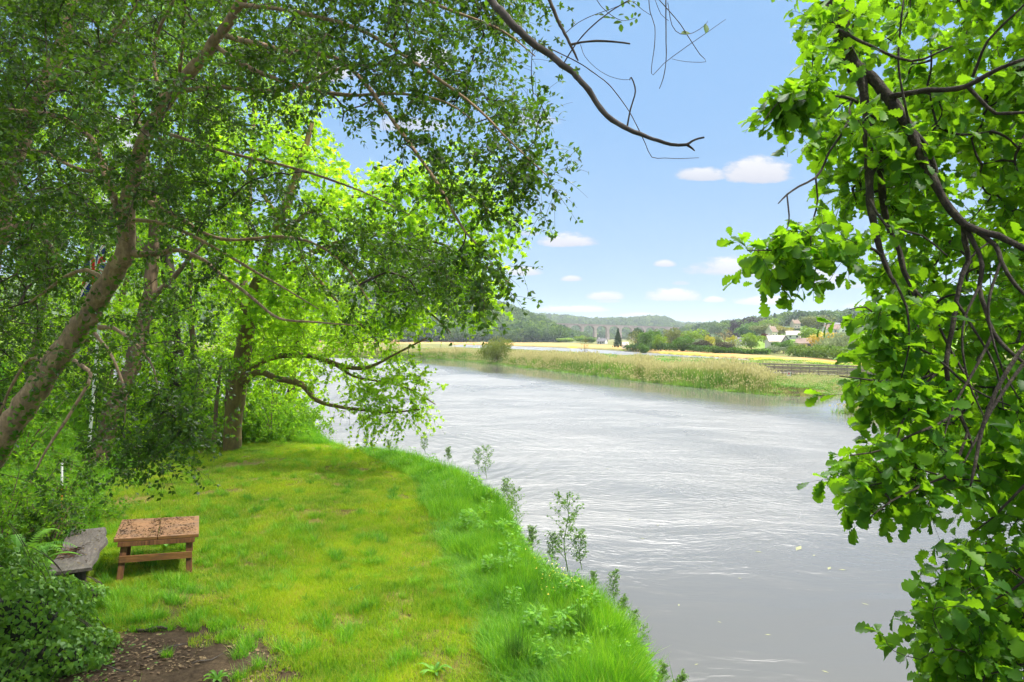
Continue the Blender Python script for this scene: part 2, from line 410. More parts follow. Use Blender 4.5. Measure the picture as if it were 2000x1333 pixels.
# ------------------------------------------------------------------ water
wr = np.concatenate([[0.01], np.geomspace(2, 3000, 60)]); wa = np.arange(0, 360, 4) * PI / 180
A_, R_ = np.meshgrid(wa, wr); n = len(wa)
i = np.arange(len(wr) - 1)[:, None] * n; j = np.arange(n)[None]; j2 = (j + 1) % n
wf = np.stack([i + j, i + n + j, i + n + j2, i + j2], -1).reshape(-1, 4)[:, ::-1]
me = np_mesh('water', np.stack([np.sin(A_).ravel() * R_.ravel(), np.cos(A_).ravel() * R_.ravel(), np.zeros(A_.size)], 1), wf, smooth=True)
m, nt, b, out = nodemat('river_water')
g = nd(nt, 'ShaderNodeNewGeometry'); pos = g.outputs['Position']
b.inputs['Base Color'].default_value = (*WATERC, 1); b.inputs['Roughness'].default_value = 0.14
b.inputs['IOR'].default_value = 1.333; b.inputs['Specular IOR Level'].default_value = 0.5
wd = nd(nt, 'ShaderNodeTexNoise', {'Vector': pos, 'Scale': 0.12, 'Detail': 2.0})
warp = nd(nt, 'ShaderNodeVectorMath', {0: wd.outputs['Color'], 1: (6.0, 6.0, 0)}, operation='MULTIPLY')
pw = nd(nt, 'ShaderNodeVectorMath', {0: pos, 1: warp.outputs[0]}, operation='ADD')
mpA = nd(nt, 'ShaderNodeMapping', {'Vector': pw.outputs[0], 'Rotation': (0, 0, math.radians(20)), 'Scale': (0.55, 1.5, 1)})
a1 = nd(nt, 'ShaderNodeTexNoise', {'Vector': mpA.outputs[0], 'Scale': 1.5, 'Detail': 3.0, 'Roughness': 0.5})
mpB = nd(nt, 'ShaderNodeMapping', {'Vector': pw.outputs[0], 'Rotation': (0, 0, math.radians(-25)), 'Scale': (0.4, 1.0, 1)})
a2 = nd(nt, 'ShaderNodeTexNoise', {'Vector': mpB.outputs[0], 'Scale': 0.55, 'Detail': 2.0, 'Roughness': 0.45})
# wind patches: broad areas of calmer and rougher water
cp = nd(nt, 'ShaderNodeTexNoise', {'Vector': pos, 'Scale': 0.07, 'Detail': 3.0})
calm = nd(nt, 'ShaderNodeMapRange', {0: cp.outputs[0], 1: 0.35, 2: 0.65, 3: 0.35, 4: 1.0}).outputs[0]
# ring ripples spreading from the drooping branches of the waterside tree
wv = nd(nt, 'ShaderNodeVectorMath', {0: pos, 1: (-9.0, 35.0, 0)}, operation='SUBTRACT')
wl = nd(nt, 'ShaderNodeVectorMath', {0: wv.outputs[0]}, operation='LENGTH').outputs['Value']
wl2 = math_(nt, 'ADD', wl, math_(nt, 'MULTIPLY', a2.outputs[0], 1.6))
ring = math_(nt, 'SINE', math_(nt, 'MULTIPLY', wl2, 7.5))
rf = nd(nt, 'ShaderNodeMapRange', {0: wl, 1: 4.0, 2: 20.0, 3: 1.0, 4: 0.0}, interpolation_type='SMOOTHSTEP').outputs[0]
h = math_(nt, 'ADD', math_(nt, 'MULTIPLY', a1.outputs[0], 0.052), math_(nt, 'MULTIPLY', a2.outputs[0], 0.17))
h = math_(nt, 'MULTIPLY', h, calm)
h = math_(nt, 'ADD', h, math_(nt, 'MULTIPLY', math_(nt, 'MULTIPLY', ring, rf), 0.011))
sp3 = nd(nt, 'ShaderNodeSeparateXYZ', {0: pos})
# wind-ruffled open water; sheltered strips stay smooth along both banks
open_ = nd(nt, 'ShaderNodeMapRange', {0: sp3.outputs[1], 1: 11.0, 2: 26.0, 3: 0.0, 4: 1.0}, interpolation_type='SMOOTHSTEP').outputs[0]
lee = math_(nt, 'MULTIPLY', math_(nt, 'ADD', math_(nt, 'MULTIPLY', math_(nt, 'SUBTRACT', sp3.outputs[0], 31.0), 0.917), math_(nt, 'MULTIPLY', math_(nt, 'SUBTRACT', sp3.outputs[1], 66.7), 0.398)), -1.0)
inland = nd(nt, 'ShaderNodeMapRange', {0: lee, 1: -45.0, 2: -28.0, 3: 1.0, 4: 0.0}).outputs[0]
lee = nd(nt, 'ShaderNodeMapRange', {0: math_(nt, 'ADD', lee, math_(nt, 'MULTIPLY', cp.outputs[0], 6.0)), 1: 12.0, 2: 24.0, 3: 0.0, 4: 1.0}, interpolation_type='SMOOTHSTEP').outputs[0]
lee = math_(nt, 'MAXIMUM', lee, inland)
ruf = math_(nt, 'MULTIPLY', math_(nt, 'MULTIPLY', open_, lee), nd(nt, 'ShaderNodeMapRange', {0: cp.outputs[0], 1: .3, 2: .6, 3: .6, 4: 1.0}).outputs[0])
nt.links.new(nd(nt, 'ShaderNodeMapRange', {0: ruf, 1: 0.0, 2: 1.0, 3: 0.05, 4: 0.36}).outputs[0], b.inputs['Roughness'])
a3 = nd(nt, 'ShaderNodeTexNoise', {'Vector': mpA.outputs[0], 'Scale': 4.5, 'Detail': 2.0, 'Roughness': 0.5})
h = math_(nt, 'ADD', h, math_(nt, 'MULTIPLY', math_(nt, 'MULTIPLY', a3.outputs[0], open_), 0.045))
h = math_(nt, 'MULTIPLY', h, nd(nt, 'ShaderNodeMapRange', {0: math_(nt, 'MULTIPLY', lee, math_(nt, 'ADD', .16, math_(nt, 'MULTIPLY', open_, .84))), 1: 0.0, 2: 1.0, 3: 0.05, 4: 1.0}).outputs[0])
h = math_(nt, 'MULTIPLY', h, math_(nt, 'SUBTRACT', 1.0, inland))
bp = nd(nt, 'ShaderNodeBump', {'Height': h, 'Strength': 1.0, 'Distance': WAVE}); nt.links.new(bp.outputs[0], b.inputs['Normal'])
tag(link('river_water', me, m), 'grey rippled river with white sky glare', kind='structure')
# ------------------------------------------------------------------ growing trees
def zig(n_side, ys, ws):
    """leaf outline from half widths: midrib and two edges, triangles"""
    V = []; Fq = []
    for y, w in zip(ys, ws): V += [(-w, y, 0), (0, y, 0), (w, y, 0)]
    for i in range(len(ys) - 1):
        a = 3 * i
        for k in (0, 1): Fq += [(a + k, a + k + 1, a + k + 4), (a + k, a + k + 4, a + k + 3)]
    return np.array(V, float), np.array(Fq)
def shape(V, fold=0.25, droop=0.2):
    V = V.copy(); V[:, 2] = fold * np.abs(V[:, 0]) - droop * V[:, 1] ** 2; return V
OAKV, OAKF = zig(0, [-.1, 0, .10, .17, .23, .30, .38, .45, .52, .61, .68, .75, .84, .91, .97, 1.0],
                 [.012, .015, .06, .13, .14, .10, .21, .25, .17, .29, .31, .21, .25, .21, .11, .02])
OAKV = shape(OAKV * np.array([1.22, 1, 1]), .28, .22)
OVAL_V, OVAL_F = zig(0, [0, .22, .5, .78, 1.0], [.01, .17, .24, .15, .005]); OVAL_V = shape(OVAL_V, .3, .12)
DIA_V = np.array([(0, 0, 0), (.31, .48, .07), (0, 1, -.08), (-.31, .48, .07)]); DIA_F = np.array([(0, 1, 2), (0, 2, 3)])
st = [(-.0, 0), (.16, .02), (.42, .12), (.3, .3), (.62, .62), (.26, .58), (0, 1.0), (-.26, .58), (-.62, .62), (-.3, .3), (-.42, .12), (-.16, .02)]
SYC_V = np.array([(0, .35, 0.03)] + [(x * .85, y, -.25 * (x * x + (y - .35) ** 2)) for x, y in st]); SYC_F = np.array([(0, 1 + i, 1 + (i + 1) % 12) for i in range(12)])
IVY_V = np.array([(0, .3, .02), (0, 0, 0), (.36, .08, -.05), (.26, .38, 0), (0, .95, -.12), (-.26, .38, 0), (-.36, .08, -.05)])
IVY_F = np.array([(0, 1 + i, 1 + (i + 1) % 6) for i in range(6)])

def leaf_cloud(name, pos, d, nrm, size, TV, TF, m, parent, r=None, seed=0):
    pos = np.asarray(pos); y = norm(d); z = norm(nrm - y * (nrm * y).sum(1, keepdims=True)); x = np.cross(y, z)
    M = np.stack([x, y, z], 1)                       # rows: local axes in world
    V = pos[:, None] + size[:, None, None] * np.einsum('vk,nkc->nvc', TV, M)
    n, v = len(pos), len(TV)
    Fc = (TF[None] + (np.arange(n) * v)[:, None, None]).reshape(-1, TF.shape[1])
    if r is None: r = np.random.default_rng(seed).random(n)
    me = np_mesh(name, V.reshape(-1, 3), Fc, attrs={'rnd': np.repeat(r, v)})
    return link(name, me, m, parent)

def sample(poly, n, d0, d1, R, clump=7, sig=0.3, dpow=1.0):
    """points in the volume behind a pixel outline between two distances, gathered in clumps"""
    poly = np.array(poly, float); lo, hi = poly.min(0), poly.max(0); out = []
    k = max(1, int(n / clump)); c = np.zeros((0, 2))
    while len(c) < k:
        q = lo + R.random((k * 3, 2)) * (hi - lo); c = np.vstack([c, q[inpoly(q, poly)]])
    c = c[:k]; dd = d0 + (d1 - d0) * R.random(k) ** dpow
    ctr = np.array([P(a, b, e) for (a, b), e in zip(c, dd)])
    return np.repeat(ctr, clump, 0) + R.normal(0, sig, (k * clump, 3)) * np.array([1, 1, .75])

def grow(skel, targets, R, sag=0.06, rmin=0.0035, kexp=0.42, rmax=0.05, prefer_up=0.0, maxlen=None):
    """join every target to the nearest wood, nearest targets first; returns chains (M,5,3) and radii"""
    sp = np.vstack([s[:, :3] for s in skel]); T = np.asarray(targets)
    dmin = np.full(len(T), 1e9)
    for i in range(0, len(sp), 64):
        dmin = np.minimum(dmin, np.linalg.norm(T[:, None] - sp[None, i:i + 64], axis=2).min(1))
    order = np.argsort(dmin); n0 = len(sp)
    nodes = np.zeros((n0 + 4 * len(T), 3), np.float32); nodes[:n0] = sp; own = np.full(len(nodes), -1); n = n0
    ch = np.zeros((len(T), 5, 3)); par = np.full(len(T), -1); cnt = np.ones(len(T)); t5 = np.linspace(0, 1, 5)[:, None]
    for k, ti in enumerate(order):
        t = T[ti]; v = nodes[:n] - t; j = int(np.argmin(np.einsum('ij,ij->i', v, v))); a = nodes[j].astype(float)
        L = np.linalg.norm(t - a) + 1e-6; off = R.normal(0, 1, 3) * L * 0.10
        bow = np.sin(t5 * PI) * (off + np.array([0, 0, sag * L]))
        ch[k] = a + (t - a) * t5 + bow; par[k] = own[j]
        nodes[n:n + 4] = ch[k][1:]; own[n:n + 4] = k; n += 4
    for k in range(len(T) - 1, -1, -1):
        if par[k] >= 0: cnt[par[k]] += cnt[k]
    return ch, np.minimum(rmin * cnt ** kexp, rmax), cnt

def tubes_mesh(name, ch, r0, m, parent, sides=4, tip=0.55):
    n, k, _ = ch.shape; T = norm(np.gradient(ch, axis=1)); ref = np.array([.37, .21, .9])
    U_ = norm(np.cross(T, ref)); W_ = np.cross(T, U_); a = np.arange(sides) * 2 * PI / sides
    R_ = r0[:, None] * np.linspace(1, tip, k)[None]
    V = ch[:, :, None] + R_[:, :, None, None] * (np.cos(a)[None, None, :, None] * U_[:, :, None] + np.sin(a)[None, None, :, None] * W_[:, :, None])
    b = (np.arange(n) * k * sides)[:, None, None] + (np.arange(k - 1) * sides)[None, :, None]
    j = np.arange(sides)[None, None]; j2 = (j + 1) % sides
    Fq = np.stack([b + j, b + j2, b + sides + j2, b + sides + j], -1).reshape(-1, 4)
    return link(name, np_mesh(name, V.reshape(-1, 3), Fq, smooth=True), m, parent)

def limb(pts, step=0.12):
    """pts: (px, py, distance, pixel thickness) -> world spline with radius in column 3"""
    w = []
    for px, py, d, t in pts: w.append((*P(px, py, d), t * d / F / 2))
    return spline(w, step)

def limbs_mesh(name, L, m, parent, k=9, wob=0.06, R=None):
    V = []; Fq = []; n = 0; R = R or np.random.default_rng(1)
    for s in L:
        s = s.copy(); s[:, 3] *= 1 + R.normal(0, wob, len(s))
        s[1:-1, :3] += R.normal(0, 0.10, (len(s) - 2, 3)) * s[1:-1, 3:4]
        v, f = tube(s[:, :3], s[:, 3], k); V.append(v); Fq.append(f + n); n += len(v)
        V.append(s[-1:, :3] + norm(s[-1:, :3] - s[-2:-1, :3]) * s[-1, 3]); tipi = n; n += 1
        e = tipi - k + np.arange(k); Fq.append(np.stack([e, np.roll(e, -1), np.full(k, tipi), np.full(k, tipi)], 1))
    V = np.vstack(V); Fa = np.vstack(Fq); tri = Fa[Fa[:, 2] == Fa[:, 3]][:, :3]; quad = Fa[Fa[:, 2] != Fa[:, 3]]
    return link(name, np_mesh(name, V, [quad, tri], smooth=True), m, parent)

def foliage(ch, R, per, span, size, up=0.6, spread=0.5, droop=0.0, jit=0.02, outward=1.0):
    """leaves along the outer part of each twig"""
    n = len(ch); k = per; t = span[0] + (span[1] - span[0]) * R.random((n, k))
    s = t * 4; i0 = np.clip(s.astype(int), 0, 3); f = (s - i0)[..., None]; r = np.arange(n)[:, None]
    a, b = ch[r, i0], ch[r, i0 + 1]; p = a + (b - a) * f
    ax = norm(b - a); rad_ = norm(R.normal(0, 1, (n, k, 3))); rad_ -= ax * (rad_ * ax).sum(-1, keepdims=True)
    d = norm(ax * spread + norm(rad_) * outward + np.array([0, 0, -droop]))
    nr = norm(R.normal(0, 0.6, (n, k, 3)) + np.array([0, 0, up]))
    sz = size[0] + (size[1] - size[0]) * R.random((n, k))
    p = p + R.normal(0, jit, p.shape)
    return p.reshape(-1, 3), d.reshape(-1, 3), nr.reshape(-1, 3), sz.ravel()

def add_tips(ch, R, L, n, base=(0.3, 1.0)):
    """short side shoots from each twig so the leaves spread out in sprays"""
    m_ = len(ch); t = base[0] + (base[1] - base[0]) * R.random((m_, n)); s = t * 4; i0 = np.clip(s.astype(int), 0, 3); f = (s - i0)[..., None]
    r = np.arange(m_)[:, None]; a, b = ch[r, i0], ch[r, i0 + 1]; p = (a + (b - a) * f).reshape(-1, 3); ax = norm(b - a).reshape(-1, 3)
    d = norm(ax * .8 + R.normal(0, .55, p.shape) + np.array([0, 0, -.1])); l = L * (.5 + R.random(len(p)))[:, None]
    q = np.linspace(0, 1, 5)[None, :, None]
    return p[:, None] + d[:, None] * l[:, None] * q + np.array([0, 0, -.25]) * (q ** 2) * l[:, None]

def tree(name, label, cat, base, trunk, branches, regions, leaf, mats, seed, group=None, rmin=0.004, kexp=0.42, rmax=0.05,
         tips=(3, 0.25), sag=0.05, step=0.12, trunk_name='trunk', crown_name='crown', tpl=(None, None), twig_sides=4, extra=None, wood_k=9):
    """thing > trunk, limb..., twigs, crown.  trunk, branches: lists of pixel limbs; regions: (poly, n, d0, d1, clump, sigma)"""
    R = np.random.default_rng(seed); root = empty(name, base); tag(root, label, cat, group)
    bw = np.array(base, float)
    off = Matrix.Translation(Vector([-float(v) for v in bw]))
    tr = [limb(t, step) for t in trunk]; br = [limb(t, step) for t in branches]
    objs = []
    if tr: objs.append(limbs_mesh(trunk_name, tr, mats[0], root, 14, .05, R))
    for s in br: objs.append(limbs_mesh('limb', [s], mats[0], root, wood_k, .06, R))
    T = np.vstack([sample(p_, n_, a_, b_, R, c_, s_) for (p_, n_, a_, b_, c_, s_) in regions])
    ch, rr, cnt = grow(tr + br, T, R, sag, rmin, kexp, rmax)
    if tips[0]:
        sh = add_tips(ch, R, tips[1], tips[0]); allc = np.vstack([ch, sh]); ar = np.concatenate([rr, np.full(len(sh), rmin * .7)])
    else: allc, ar = ch, rr
    objs.append(tubes_mesh('twig_work', allc, ar, mats[1], root, twig_sides))
    src = allc if tips[0] == 0 else np.vstack([sh, ch])
    p, d, nr, sz = foliage(src, R, leaf['per'], leaf.get('span', (.25, 1.0)), leaf['size'], leaf.get('up', .6), leaf.get('spread', .5), leaf.get('droop', 0), leaf.get('jit', .02))
    if extra is not None: p, d, nr, sz = extra(p, d, nr, sz, R)
    objs.append(leaf_cloud(crown_name, p, d, nr, sz, tpl[0], tpl[1], mats[2], root, seed=seed + 1))
    for o in objs: o.data.transform(off)
    print(name, 'leaves', len(p), 'twigs', len(allc)); return root

M_TWIG = plain('twig_bark', (0.05, 0.037, 0.025), .9, .4, 20.0, 0)
M_HOLLYBARK = bark('grey_brown_bark', (0.06, 0.04, 0.024), (0.31, 0.205, 0.12), (0.58, 0.44, 0.28), 13.0, .9, (1, 1, .6))
M_OAKBARK = bark('dark_lichened_bark', (0.010, 0.008, 0.006), (0.040, 0.030, 0.020), (0.17, 0.155, 0.09), 26.0, 1.0, (1, 1, .7))
M_MOSSBARK = bark('mossy_bark', (0.06, 0.042, 0.02), (0.17, 0.12, 0.04), (0.30, 0.24, 0.04), 12.0, .6)
M_BROWNBARK = bark('brown_bark', (0.05, 0.033, 0.02), (0.13, 0.085, 0.05), (0.24, 0.18, 0.11), 12.0, .7)
M_HOLLY = leafmat('dark_glossy_leaf', [(.007, .025, .005), (.016, .050, .007), (.042, .105, .012)], (.11, .235, .009), .33, .5, .22)
M_SYC = leafmat('bright_leaf', [(.11, .26, .010), (.17, .34, .012), (.26, .42, .016)], (.42, .68, .015), .5, .55, .18)
M_OAK = leafmat('oak_leaf', [(.016, .065, .006), (.045, .145, .008), (.11, .24, .010)], (.24, .48, .010), .44, .5, .22)
M_MID = leafmat('mid_green_leaf', [(.035, .11, .010), (.065, .17, .012), (.12, .25, .016)], (.24, .46, .015), .45, .55, .18)
M_IVY = leafmat('ivy_leaf', [(.035, .11, .010), (.07, .18, .014), (.13, .26, .022)], (.18, .36, .015), .25, .5, .22)
# -------- holly: leaning smooth trunk, dark small leaves
trunk = [[(-205,1205,9.2,54.9),(-120,1065,9.1,51.3),(-60,965,9.05,49.0),(0,868,9.0,46.5),(50,790,8.95,44.7),(100,718,8.9,43.0),(150,648,8.85,40.5),(192,585,8.8,38.2),(225,535,8.75,37.0),(243,500,8.7,38.2),(248,470,8.7,33.4),(249,435,8.7,29.8),(252,390,8.65,28.6),(262,335,8.6,27.4),(280,280,8.55,26.3),(312,218,8.5,25.1),(350,165,8.4,23.9),(392,118,8.3,21.5),(430,66,8.2,19.6),(458,25,8.1,18.5),(485,-20,8.0,17.9),(520,-85,7.9,16.7),(560,-160,7.8,15.6)]]
br = [
 [(250,497,8.7,15.8),(300,496,8.6,10.8),(350,490,8.5,8.6),(400,510,8.3,7.2),(430,535,8.2,6.5),(490,580,8.0,5.8),(545,622,7.8,5.0),(620,630,7.6,3.6),(695,636,7.5,2.2)],
 [(246,436,8.7,10.1),(247,470,8.55,8.6),(248,434,8.5,7.9),(295,433,8.5,7.2),(345,446,8.4,7.2),(420,485,8.2,5.8),(500,532,8.0,5.0),(560,566,7.9,3.6),(622,604,7.8,2.2)],
 [(262,380,8.7,9.4),(340,420,8.5,7.9),(430,467,8.3,6.5),(560,463,8.0,5.8),(640,490,7.8,5.0),(690,540,7.7,3.6),(722,592,7.6,2.2)],
 [(340,180,8.4,10.1),(430,170,8.3,8.6),(480,176,8.2,7.9),(560,176,8.0,7.9),(610,155,7.9,7.2),(660,137,7.8,6.5),(740,126,7.6,5.0),(830,128,7.4,3.6),(900,140,7.3,2.2)],
 [(420,90,8.25,10.1),(480,130,8.1,9.4),(560,162,7.9,8.6),(640,182,7.7,7.9),(700,186,7.6,6.5),(790,184,7.4,5.0),(870,200,7.2,3.6),(930,240,7.1,2.2)],
 [(440,70,8.2,11.5),(560,100,7.9,10.1),(650,112,7.6,9.4),(700,150,7.4,8.6),(760,225,7.2,7.9),(810,295,7.0,7.2),(850,352,6.9,6.5),(880,405,6.8,5.8),(910,455,6.7,4.3),(955,500,6.6,2.9)],
 [(470,10,8.0,10.1),(560,20,7.6,8.6),(680,50,7.2,7.9),(760,90,7.0,7.2),(850,150,6.8,6.5),(930,210,6.7,5.0),(1000,280,6.6,3.6),(1070,345,6.5,2.2)],
 [(500,-50,7.9,10.1),(640,-60,7.4,8.6),(780,-20,7.0,7.2),(880,20,6.8,5.8),(980,60,6.6,4.3),(1045,110,6.5,2.2)],
 [(232,420,8.7,17.3),(215,360,8.7,14.4),(195,312,8.8,13.0),(175,268,8.9,11.5),(140,240,9.0,10.1),(90,222,9.1,8.6),(20,215,9.2,6.5),(-80,200,9.3,4.3)],
 [(222,330,8.8,10.1),(190,335,8.8,8.6),(150,330,8.9,7.2),(90,300,9.0,5.8),(20,290,9.1,3.6)],
 [(205,548,8.8,8.6),(170,528,8.9,7.9),(130,540,9.0,7.2),(95,565,9.1,5.8),(60,590,9.2,4.3)],
 [(195,640,8.8,10.1),(222,642,8.6,7.9),(250,660,8.4,6.5),(272,678,8.3,5.0),(300,720,8.2,3.6),(310,770,8.1,2.2)],
 [(185,652,8.8,7.2),(215,690,8.5,5.8),(235,735,8.3,5.0),(245,775,8.2,3.6),(243,830,8.1,2.2)],
 [(145,705,8.8,9.4),(178,732,8.4,7.2),(160,770,8.2,6.5),(130,820,8.0,5.8),(90,880,7.8,4.3),(60,940,7.7,2.9)],
 [(100,715,9.0,7.2),(60,700,9.2,6.5),(20,760,9.3,5.0),(-20,860,9.4,3.6)],
 [(320,210,8.5,7.9),(300,120,8.4,6.5),(310,60,8.3,5.8),(340,0,8.2,5.0),(370,-70,8.1,3.6)],
 [(350,150,8.4,7.2),(356,90,8.2,5.8),(362,20,8.1,5.0),(366,-60,8.0,3.6)],
 [(150,262,8.9,5.0),(200,110,8.6,5.0),(260,20,8.4,3.6),(300,-60,8.3,2.2)],
 [(330,262,8.5,7.2),(400,285,8.3,6.5),(470,305,8.1,5.8),(560,325,7.9,5.0),(640,350,7.7,4.3),(720,380,7.6,2.9),(800,420,7.5,2.2)],
]
HR = [
 ([(-160,-160),(690,-160),(700,60),(620,90),(560,190),(470,280),(330,400),(230,500),(90,540),(-160,520)], 1500, 6.6, 11.5, 7, .33),
 ([(560,-130),(940,-120),(1030,-20),(1050,90),(1010,170),(1010,240),(950,300),(860,300),(770,270),(690,170),(600,130)], 420, 6.0, 9.0, 7, .26),
 ([(800,270),(900,300),(1010,260),(1050,290),(1085,350),(1060,380),(1000,400),(985,480),(1005,540),(960,600),(900,570),(870,450)], 125, 6.2, 7.4, 6, .20),
 ([(250,300),(480,300),(650,400),(800,470),(890,600),(850,640),(720,600),(560,590),(400,560),(270,520)], 250, 7.0, 9.5, 6, .28),
 ([(-120,480),(200,520),(150,650),(60,800),(-120,850)], 330, 9.3, 12.5, 7, .33),
 ([(200,640),(330,560),(470,640),(520,740),(470,830),(350,830),(300,930),(180,960),(60,960),(80,830)], 125, 7.6, 10.0, 6, .28),
 ([(300,790),(420,800),(400,870),(310,930),(250,900)], 60, 7.6, 8.4, 5, .16),
]
tree('holly_tree', 'dark small-leaved tree with a smooth leaning grey-brown trunk rising from beside the ivy mound', 'tree', P(-205, 1205, 9.2) - [0, 0, .3], trunk, br, HR,
     dict(per=7, size=(.046, .078), span=(.15, 1.0), up=.7, spread=.7), (M_HOLLYBARK, M_TWIG, M_HOLLY), 21, tips=(4, .28), rmin=.0028, tpl=(DIA_V, DIA_F))

# ivy climbing the lower trunk of the holly
hol = bpy.data.objects['holly_tree']; R = np.random.default_rng(66); tp = limb(trunk[0], .05); tp = tp[(tp[:, 0] > P(-140, 0, 9.1)[0]) & (tp[:, 0] < P(238, 0, 8.7)[0])]
n = 420; k = (R.random(n) ** 1.2 * (len(tp) - 2)).astype(int); ax = norm(tp[k + 1, :3] - tp[k, :3]); u = norm(np.cross(ax, [0, 1.0, 0])); w = np.cross(u, ax)
th = R.normal(2.6, .9, n); o_ = u * np.cos(th)[:, None] + w * np.sin(th)[:, None]; o_[:, 1] = -np.abs(o_[:, 1]) * .6 ; o_ = norm(o_)
leaf_cloud('trunk_ivy', tp[k, :3] + o_ * (tp[k, 3] * 1.06)[:, None] - np.array(hol.location), norm(ax * .6 + R.normal(0, .6, (n, 3)) - [0, 0, .3]), norm(o_ + R.normal(0, .35, (n, 3))), .045 + .05 * R.random(n), IVY_V, IVY_F, M_IVY, hol, seed=3)
# -------- bright sycamore leaning out over the river
def gbase(px, d): 
    x = (px - 1000) / F * d; return np.array([x, d, H1(x, d) - .05])
def gpx(px, d): return HOR + (CAMZ - gbase(px, d)[2]) * F / d
b0 = gpx(452, 25.5)
trunk = [[(452,b0+8,25.5,34),(456,820,25.5,34),(466,760,25.4,32),(474,700,25.3,30),(490,600,25,26),(520,500,24.6,22),(560,400,24.2,18),(590,310,24,14),(610,240,24,8)]]
br = [
 [(464,765,25.4,13.0),(500,728,25,12.2),(545,740,24.5,12.2),(590,752,24,11.5),(615,780,23.7,9.4),(645,792,23.3,7.2),(700,800,22.6,5.8),(760,806,22,4.3),(820,800,21.5,2.9)],
 [(470,730,25.4,11.5),(530,700,25,10.8),(590,694,24.5,10.8),(630,702,24,10.1),(670,716,23.6,8.6),(705,720,23.2,7.9),(735,712,22.8,5.8),(780,688,22.2,4.3),(835,660,21.7,2.9)],
 [(640,703,24,5.8),(690,735,23.6,5.0),(740,745,23,4.3),(800,760,22.4,2.9),(850,790,22,2.2)],
 [(500,560,25,13.0),(560,520,24.5,11.5),(650,478,23.6,10.1),(730,460,22.8,8.6),(800,464,22.2,7.2),(870,480,21.6,5.8),(940,515,21,4.3),(1005,560,20.6,2.9)],
 [(530,470,24.6,10.8),(600,420,24,9.4),(680,390,23.2,7.9),(760,372,22.5,6.5),(850,375,21.9,5.0),(930,395,21.4,3.6),(975,430,21,2.2)],
 [(545,430,24.3,10.1),(500,360,25,8.6),(450,310,25.6,6.5),(410,280,26,4.3)],
 [(490,620,25,10.1),(440,560,26,8.6),(390,500,27,6.5),(350,450,27.6,4.3)],
 [(650,478,23.6,6.5),(720,530,23,5.8),(790,570,22.4,5.0),(850,620,22,3.6),(880,650,21.8,2.2)],
 [(600,520,24.2,6.5),(650,580,24,5.8),(700,630,23.6,4.3),(740,670,23.2,2.9)],
]
SR = [
 ([(380,250),(430,215),(530,190),(630,250),(690,340),(700,450),(640,560),(560,640),(470,640),(400,560),(360,420)], 560, 22.5, 27.5, 7, .5),
 ([(640,350),(760,335),(870,320),(950,345),(985,400),(1000,470),(960,540),(870,560),(760,500),(680,450)], 250, 20.5, 23.5, 7, .45),
 ([(700,470),(820,480),(920,520),(990,548),(990,575),(930,605),(850,635),(820,680),(770,650),(700,600)], 210, 20.5, 24.0, 7, .45),
 ([(540,560),(700,600),(780,650),(820,690),(800,735),(760,700),(700,690),(600,680),(520,690)], 160, 21.5, 25.0, 6, .5),
 ([(680,770),(740,740),(810,715),(830,765),(840,800),(800,825),(750,815),(700,820)], 120, 21.2, 23.0, 5, .38),
 ([(520,690),(640,675),(730,720),(700,770),(600,780),(540,755)], 60, 23, 25.5, 5, .35),
 ([(480,640),(600,650),(640,680),(560,720),(480,700)], 60, 24, 27, 6, .4),
]
tree('sycamore_tree', 'bright lime-green tree on the bank with mossy limbs drooping low over the water', 'tree', gbase(452, 25.5), trunk, br, SR,
     dict(per=8, size=(.12, .22), span=(.1, 1.0), up=1.0, spread=.6, droop=.35), (M_MOSSBARK, M_TWIG, M_SYC), 31, tips=(2, .7), rmin=.0055, rmax=.07, tpl=(SYC_V, SYC_F), step=.3,
     extra=lambda p, d, nr, sz, R: (p, d, nr, sz * np.where(p[:, 2] < 6.2, .62, 1.0)))

# -------- trees on the bank behind the holly
def simple_tree(name, label, px, d, tr_px, regions, leaf, mats, seed, tips=(2, .6), tpl=(DIA_V, DIA_F), br=(), cat='tree', rmin=.005, step=.3):
    return tree(name, label, cat, gbase(px, d), [tr_px], list(br), regions, leaf, mats, seed, tips=tips, rmin=rmin, tpl=tpl, step=step)
d = 21.0
simple_tree('ash_tree', 'tree with a leaning brown trunk standing behind the white flagpole at the lawn edge', 178, d,
    [(178,gpx(178,d)+6,d,46),(195,880,d,38),(215,820,d,34),(240,755,d,32),(258,715,d,30),(275,650,d,28),(290,590,21.1,26),(298,520,21.2,24),(302,440,21.3,20),(290,340,21.4,16),(270,240,21.5,12),(250,140,21.6,7)],
    [([(60,60),(330,40),(430,200),(420,420),(340,560),(200,600),(60,520)], 330, 19.5, 24, 7, .5), ([(230,600),(330,560),(420,640),(380,720),(260,720)], 40, 20, 22, 6, .4)],
    dict(per=8, size=(.09, .15), span=(.1, 1), up=.8, spread=.6), (M_BROWNBARK, M_TWIG, M_MID), 41, br=[[(290,590,21.1,14),(340,540,21,10),(400,470,20.8,6)], [(298,500,21.2,14),(220,430,21.4,10),(120,380,21.8,6)]])
d = 28.0
simple_tree('ivy_clad_tree', 'dark crooked trunk wrapped low down in ivy, nearest the lawn of the slim trunks', 336, d,
    [(336,gpx(336,d)+5,d,34),(338,860,d,32),(345,780,d,30),(344,700,d,27),(338,640,d,26),(334,590,d,26),(330,540,28,25),(322,480,28,22),(312,400,28,18),(330,320,28,14),(360,240,28,9)],
    [([(230,120),(420,120),(470,330),(420,470),(300,480),(220,330)], 160, 26, 31, 7, .7), ([(308,690),(372,690),(384,780),(378,870),(300,870),(296,780)], 150, 27.3, 28.3, 6, .22)],
    dict(per=8, size=(.10, .17), span=(.1, 1), up=.7, spread=.6), (M_OAKBARK, M_TWIG, M_MID), 42, tips=(2, .6))
d = 10.5
